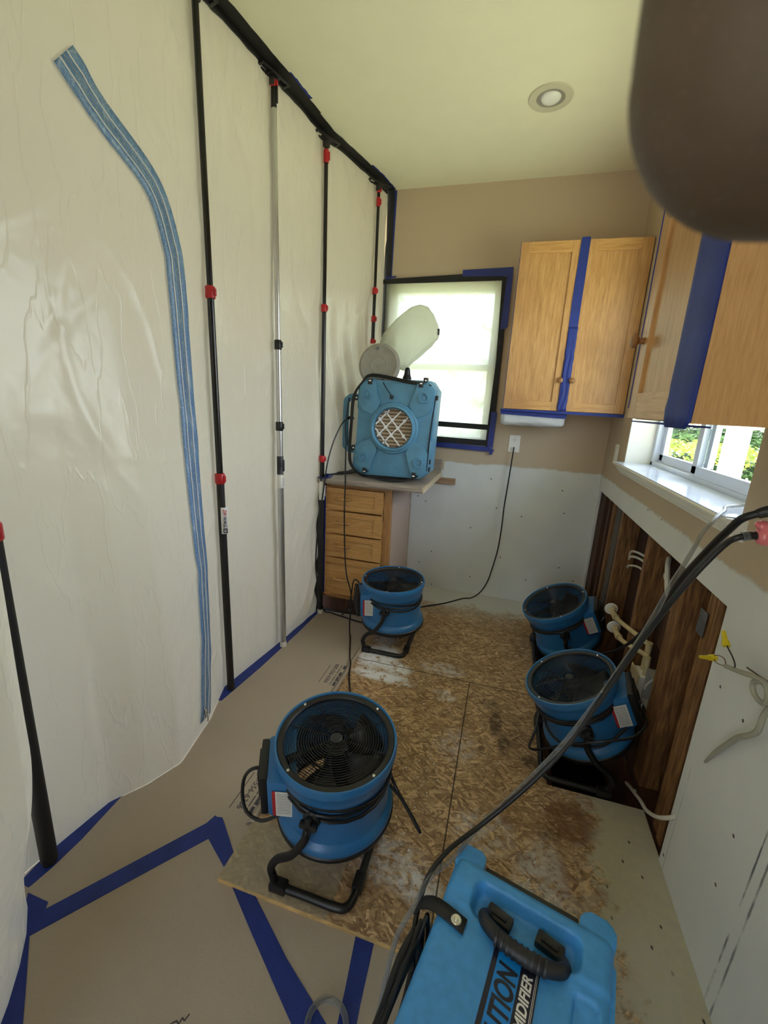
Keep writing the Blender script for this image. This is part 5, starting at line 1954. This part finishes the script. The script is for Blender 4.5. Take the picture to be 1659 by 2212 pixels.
b = MB(TL)
b.prism(sc_pts(), 'Y', SY, SY + .05, .008)
fs = obj('front_shell', b, m_bluescr, asb)
b = MB(TL)
b.prism([(-.93, .96), (-.90, .938), (-.48, .945), (-.445, .98), (-.443, 1.47), (-.485, 1.525), (-.86, 1.525), (-.93, 1.46)], 'Y', SY + .05, SY + .24, .01)
obj('rear_shell', b, m_bluescr, asb)
# raised arms (four lobes) on the face
cx, cz = -.678, 1.235
for sx in (-1, 1):
    for sz in (-1, 1):
        b = MB(TL)
        x0 = cx + sx * .175
        z0 = cz + sz * .19
        b.prism([(cx + sx * .10, cz + sz * .115), (cx + sx * .135, cz + sz * .07), (cx + sx * .20, cz + sz * .095), (cx + sx * .225, cz + sz * .13), (cx + sx * .225, cz + sz * .235), (cx + sx * .19, cz + sz * .268), (cx + sx * .125, cz + sz * .268), (cx + sx * .118, cz + sz * .20), (cx + sx * .09, cz + sz * .15)], 'Y', SY - .014, SY + .004, .005)
        T = Matrix.Translation((x0, SY - .014, z0)) @ Matrix.Rotation(R(90), 4, 'X')
        b.lathe([(0, .004), (.014, .004), (.016, .002), (.020, .002), (.022, .010), (.029, .010), (.031, 0)], 28, T=T)
        obj('corner_pad', b, m_bluescr, fs)
T = TL @ Matrix.Translation((cx, SY, cz)) @ Matrix.Rotation(R(90), 4, 'X')
b = MB(T)
b.lathe([(.156, -.004), (.154, .012), (.148, .018), (.140, .018), (.136, .032), (.126, .036), (.121, .030), (.119, -.03)], 64)
obj('inlet_ring', b, m_bluescr, asb)
b = MB(T)
b.lathe([(.113, -.0405), (0, -.0405)], 48)
fl = obj('filter', MB(T).lathe([(.115, .004), (0, .004)], 48), m_filter, asb, smooth=0)
bpy_tmp = b.bm.free()
b = MB(T)
s2 = .075
def bar(x0, y0, x1, y1, w=.0042):
    d = Vector((x1 - x0, y1 - y0)); L0 = d.length; d.normalize(); nn = Vector((-d.y, d.x)) * w
    b._add([(x0 + nn.x, y0 + nn.y, .006), (x0 - nn.x, y0 - nn.y, .006), (x1 - nn.x, y1 - nn.y, .006), (x1 + nn.x, y1 + nn.y, .006),
            (x0 + nn.x, y0 + nn.y, .009), (x0 - nn.x, y0 - nn.y, .009), (x1 - nn.x, y1 - nn.y, .009), (x1 + nn.x, y1 + nn.y, .009)],
           [(3, 2, 1, 0), (4, 5, 6, 7), (0, 1, 5, 4), (1, 2, 6, 5), (2, 3, 7, 6), (3, 0, 4, 7)])
def clipbar(px_, pz_, dx, dz_):
    # extend a diagonal through (px,pz) to the circle
    L = math.hypot(dx, dz_); dx /= L; dz_ /= L
    bq = px_ * dx + pz_ * dz_
    cq = px_ ** 2 + pz_ ** 2 - .112 ** 2
    dsc = bq * bq - cq
    if dsc <= 0: return
    t0, t1 = -bq - math.sqrt(dsc), -bq + math.sqrt(dsc)
    bar(px_ + dx * t0, pz_ + dz_ * t0, px_ + dx * t1, pz_ + dz_ * t1)
for o_ in (-.105, 0, .105):
    clipbar(-.01 + o_ * .72 - .036, 0.005 + o_ * .0, 1, 1.12)
    clipbar(-.01 + o_ * .72 - .036 + .0, 0.005, 1, -1.12)
for (x_, z_) in ((-.046, .005), (.030, .005), (-.008, -.042), (-.008, .050), (-.122, .005), (-.084, .05), (.068, .05), (.068, -.04), (-.084, -.04)):
    if math.hypot(x_, z_) < .1:
        b.lathe([(0, .010), (.0105, .010), (.0105, .006)], 8, T=Matrix.Translation((x_, z_, 0)))
obj('filter_lattice', b, m_wtext, fl, smooth=0)
# latches
for (x, z, s) in ((-.838, 1.498, 1), (-.527, 1.498, 1), (-.842, .963, -1), (-.525, .968, -1)):
    b = MB(TL)
    b.box(x - .013, x + .013, SY - .019, SY + .002, z - .016, z + .016, .002)
    lt = obj('latch', b, m_black, fs)
    obj('latch_pin', MB(TL).box(x - .008, x + .008, SY - .023, SY - .018, z + s * .002, z + s * .010, .001), m_screw, lt)
for (x, z) in ((-.925, 1.40), (-.928, 1.095), (-.505, 1.523)):
    b = MB(TL)
    b.box(x - .014, x + .010, SY + .0, SY + .04, z - .016, z + .016, .002)
    lt = obj('cord_bracket', b, m_black, asb)
    T = TL @ Matrix.Translation((x, SY - .001, z)) @ Matrix.Rotation(R(90), 4, 'X')
    obj('bolt', MB(T).lathe([(0, .005), (.005, .004), (.007, 0)], 12), m_screw, lt)
for (x, z) in ((-.438, 1.43), (-.446, 1.05), (-.446, 1.005)):
    obj('side_knob', MB(TL).box(x - .006, x + .008, SY + .03, SY + .06, z - .014, z + .014, .003), m_black, asb)
# side handle
obj('side_handle', MB(TL).tube([(-.92, 2.66, 1.40), (-.99, 2.66, 1.405), (-1.022, 2.66, 1.385), (-1.03, 2.66, 1.35), (-1.026, 2.66, 1.12), (-1.018, 2.66, 1.085), (-.99, 2.66, 1.07), (-.92, 2.66, 1.075)], .020, 10, smooth=5), m_bluescr, asb)
# cord wound round the body
b = MB(TL)
for k in range(3):
    o = .006 * k
    b.tube([(-.47, SY - .004 + o, 1.497), (-.60, SY - .010 + o, 1.503 + o), (-.83, SY - .008 + o, 1.530 + o), (-.895, SY - .012 + o, 1.48 + o), (-.934 - o, SY - .006, 1.40), (-.940 - o, SY - .010, 1.25), (-.944 - o, SY - .006, 1.07), (-.925 - o, SY - .012, .985), (-.87, SY - .014 + o, .940 - o), (-.78, SY - .03 - o, .928), (-.68, SY - .045 - o * 2, .924), (-.58, SY - .03 - o, .930), (-.50, SY - .006, .962)], .0045, 8, smooth=5)
obj('power_cord', b, m_rubber, asb)
b = MB(TL)
b.tube([(-.440, SY + .02, 1.44), (-.446, SY + .0, 1.3), (-.450, SY - .004, 1.15), (-.452, SY + .0, 1.0)], .004, 8)
obj('power_cord', b, m_rubber, asb)
obj('handle_cord_knob', MB().tube([(-1.0, 2.62, 1.275), (-.975, 2.62, 1.285), (-.965, 2.62, 1.27)], .010, 8), m_black, asb)

# round inlet cover leaning on top
lc = thing('inlet_cover', 'round grey moulded inlet cover resting on top of the air scrubber', 'cover', (-.80, 2.60, 1.52))
T = Matrix.Translation((-.802, 2.60, 1.600)) @ Matrix.Rotation(R(84), 4, 'X')
b = MB(T)
b.lathe([(0, .004), (.045, .004), (.047, .006), (.050, .006), (.052, .004), (.108, .004), (.112, .007), (.116, .004), (.124, .003), (.128, 0), (.128, -.02), (.122, -.024), (0, -.024)], 56)
dsk = obj('disc', b, m_grey, lc)
b = MB(T)
for k in range(6):
    a = 2 * PI * k / 6
    pts = [((.080 + .022 * math.cos(q)) * math.cos(a) - .024 * math.sin(q) * math.sin(a), (.080 + .022 * math.cos(q)) * math.sin(a) + .024 * math.sin(q) * math.cos(a), .004) for q in [2 * PI * j / 20 for j in range(20)]]
    b.tube(pts, .0014, 5, closed=True, smooth=1)
for k in range(6):
    a = 2 * PI * k / 6 + .3
    b.tube([(.008 * math.cos(a), .008 * math.sin(a), .004), (.026 * math.cos(a + .4), .026 * math.sin(a + .4), .0045), (.034 * math.cos(a), .034 * math.sin(a), .004)], .0014, 5)
obj('moulded_pattern', b, m_grey, dsk)
for (x, y) in ((-.016, .098), (.034, -.085)):
    obj('screw', MB(T @ Matrix.Translation((x, y, .004))).lathe([(0, .008), (.007, .007), (.009, 0)], 12), m_steel, lc)
obj('tether', MB().tube([(-.768, 2.583, 1.513), (-.752, 2.545, 1.495), (-.722, 2.535, 1.455), (-.696, 2.535, 1.425)], .003, 8), m_black, lc)
obj('tether_clip', MB().box(-.704, -.686, 2.530, 2.542, 1.405, 1.428, .002), m_black, lc)
# exhaust coupler and inflated bag
ec = thing('exhaust_bag', 'inflated plastic bag tied to the black coupler behind the scrubber', 'bag', (-.66, 2.75, 1.53))
b = MB(Matrix.Translation((-.652, 2.72, 1.525)))
b.lathe([(0, 0), (.026, 0), (.028, .015), (.020, .035), (.017, .06), (.012, .075), (0, .078)], 16)
obj('coupler', b, m_black, ec, smooth=0)
b = MB()
axp = [(-.668, 2.73, 1.585, .010, .010), (-.700, 2.74, 1.615, .055, .03), (-.715, 2.76, 1.655, .100, .05), (-.712, 2.77, 1.710, .138, .07), (-.675, 2.775, 1.770, .155, .08), (-.630, 2.78, 1.825, .150, .085), (-.600, 2.78, 1.872, .128, .08), (-.580, 2.78, 1.912, .094, .065), (-.566, 2.78, 1.945, .050, .04), (-.560, 2.78, 1.958, .004, .004)]


def bag(u, v):
    n = len(axp) - 1
    t = u * n
    i = min(int(t), n - 1)
    f = t - i
    f = f
    P0 = [axp[i][k] * (1 - f) + axp[i + 1][k] * f for k in range(5)]
    a, c = Vector(axp[max(i - 0, 0)][:3]), Vector(axp[min(i + 1, n)][:3])
    ax = Vector((-.18, 0, 1)) * (1 - u) + Vector((.75, 0, 1)) * u
    ax.normalize()
    sd_ = Vector((ax.z, 0, -ax.x))
    ang = v * 2 * PI
    w = 1 + .09 * noise.noise(Vector((math.cos(ang) * 1.6, math.sin(ang) * 1.6, u * 3))) + (.10 * math.sin(ang * 6 + u * 5) + .05 * math.sin(ang * 13 + u * 9)) * (1 - u) + .05 * max(0, .3 - abs(noise.noise(Vector((math.cos(ang) * 3, math.sin(ang) * 3, u * 5))))) 
    return Vector(P0[:3]) + sd_ * P0[3] * w * math.cos(ang) + Vector((0, 1, 0)) * P0[4] * w * math.sin(ang)


b.grid(54, 48, bag)
bmesh.ops.remove_doubles(b.bm, verts=b.bm.verts, dist=.0004)
obj('bag', b, m_bag, ec, smooth=70)
obj('vent_cap', MB().box(-.492, -.480, 2.765, 2.79, 1.80, 1.835, .002), m_black, ec)

# ------------------------------------------------------------------ crumbs
rd = random.Random(11)
b = MB()
for i in range(260):
    r = rd.random()
    if r < .45: x, y = rd.gauss(-.48, .09), rd.gauss(1.95, .08)
    elif r < .7: x, y = rd.uniform(-.6, .3), rd.uniform(.9, 2.8)
    else: x, y = rd.gauss(-.18, .06), rd.uniform(1.0, 1.9)
    if x > .28 or y < .83 or x < -.66: continue
    s = rd.uniform(.0008, .0028) * (1.6 if rd.random() < .08 else 1)
    T = Matrix.Translation((x, y, s * .4)) @ Matrix.Rotation(rd.uniform(0, 6), 4, 'Z')
    b.box(-s, s, -s * .6, s * .6, -s * .4, s * .4, T=T)
obj('plaster_crumbs', b, plain('plaster_white', lin(232, 234, 238), .9), smooth=0, label='white plaster crumbs scattered over the strand board', cat='debris', kind='stuff')

# ------------------------------------------------------------------ finger near the lens
Rm = cam.matrix_world.to_3x3()


def cw(x, y, d):  # where the finger really is: just beside the lens
    return CAMP + Rm @ Vector(((x - 829.5) / 923.735 * d, -(y - 1106) / 923.735 * d, -d))


fg = thing('person', 'brown fingertip of the photographer beside the lens at the top right corner', 'person', cw(1640, 100, .05))
ax0 = cw(1775, 125, .046)
upc = Rm @ Vector((.10, 1, .25))
upc.normalize()
sid = Rm @ Vector((1, 0, 0))
sid = (sid - upc * sid.dot(upc)).normalized()
dep = upc.cross(sid)
b = MB()


def ffin(u, v):
    t = -.017 + u * .085
    if t < 0:
        s = math.sqrt(max(0, 1 - (t / -.017) ** 2))
    else:
        s = 1 + .06 * math.sin(min(1, t / .05) * PI)
    r = .0188 * s
    a = v * 2 * PI
    r *= 1 + .012 * noise.noise(Vector((math.cos(a) * 3, math.sin(a) * 3, t * 80)))
    return ax0 + upc * t + sid * r * math.cos(a) + dep * r * .85 * math.sin(a)


b.grid(60, 64, ffin)
bmesh.ops.remove_doubles(b.bm, verts=b.bm.verts, dist=.00002)
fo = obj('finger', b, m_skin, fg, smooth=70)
b = MB()
rd = random.Random(5)
for i in range(2600):
    u = rd.uniform(.02, .9)
    v = rd.uniform(0, 1)
    p = Vector(ffin(u, v))
    q = Vector(ffin(u, v + .01))
    c = ax0 + upc * (-.017 + u * .085)
    nrm = (p - c).normalized()
    d = (nrm + upc * -.6 + Vector((rd.uniform(-.4, .4), rd.uniform(-.4, .4), rd.uniform(-.4, .4)))).normalized()
    b.tube([p - nrm * .0001, p + d * .00022, p + d * .0004], [.000016, .000012, .000006], 3, smooth=1)
obj('fine_hair', b, m_hair, fo, kind='stuff')
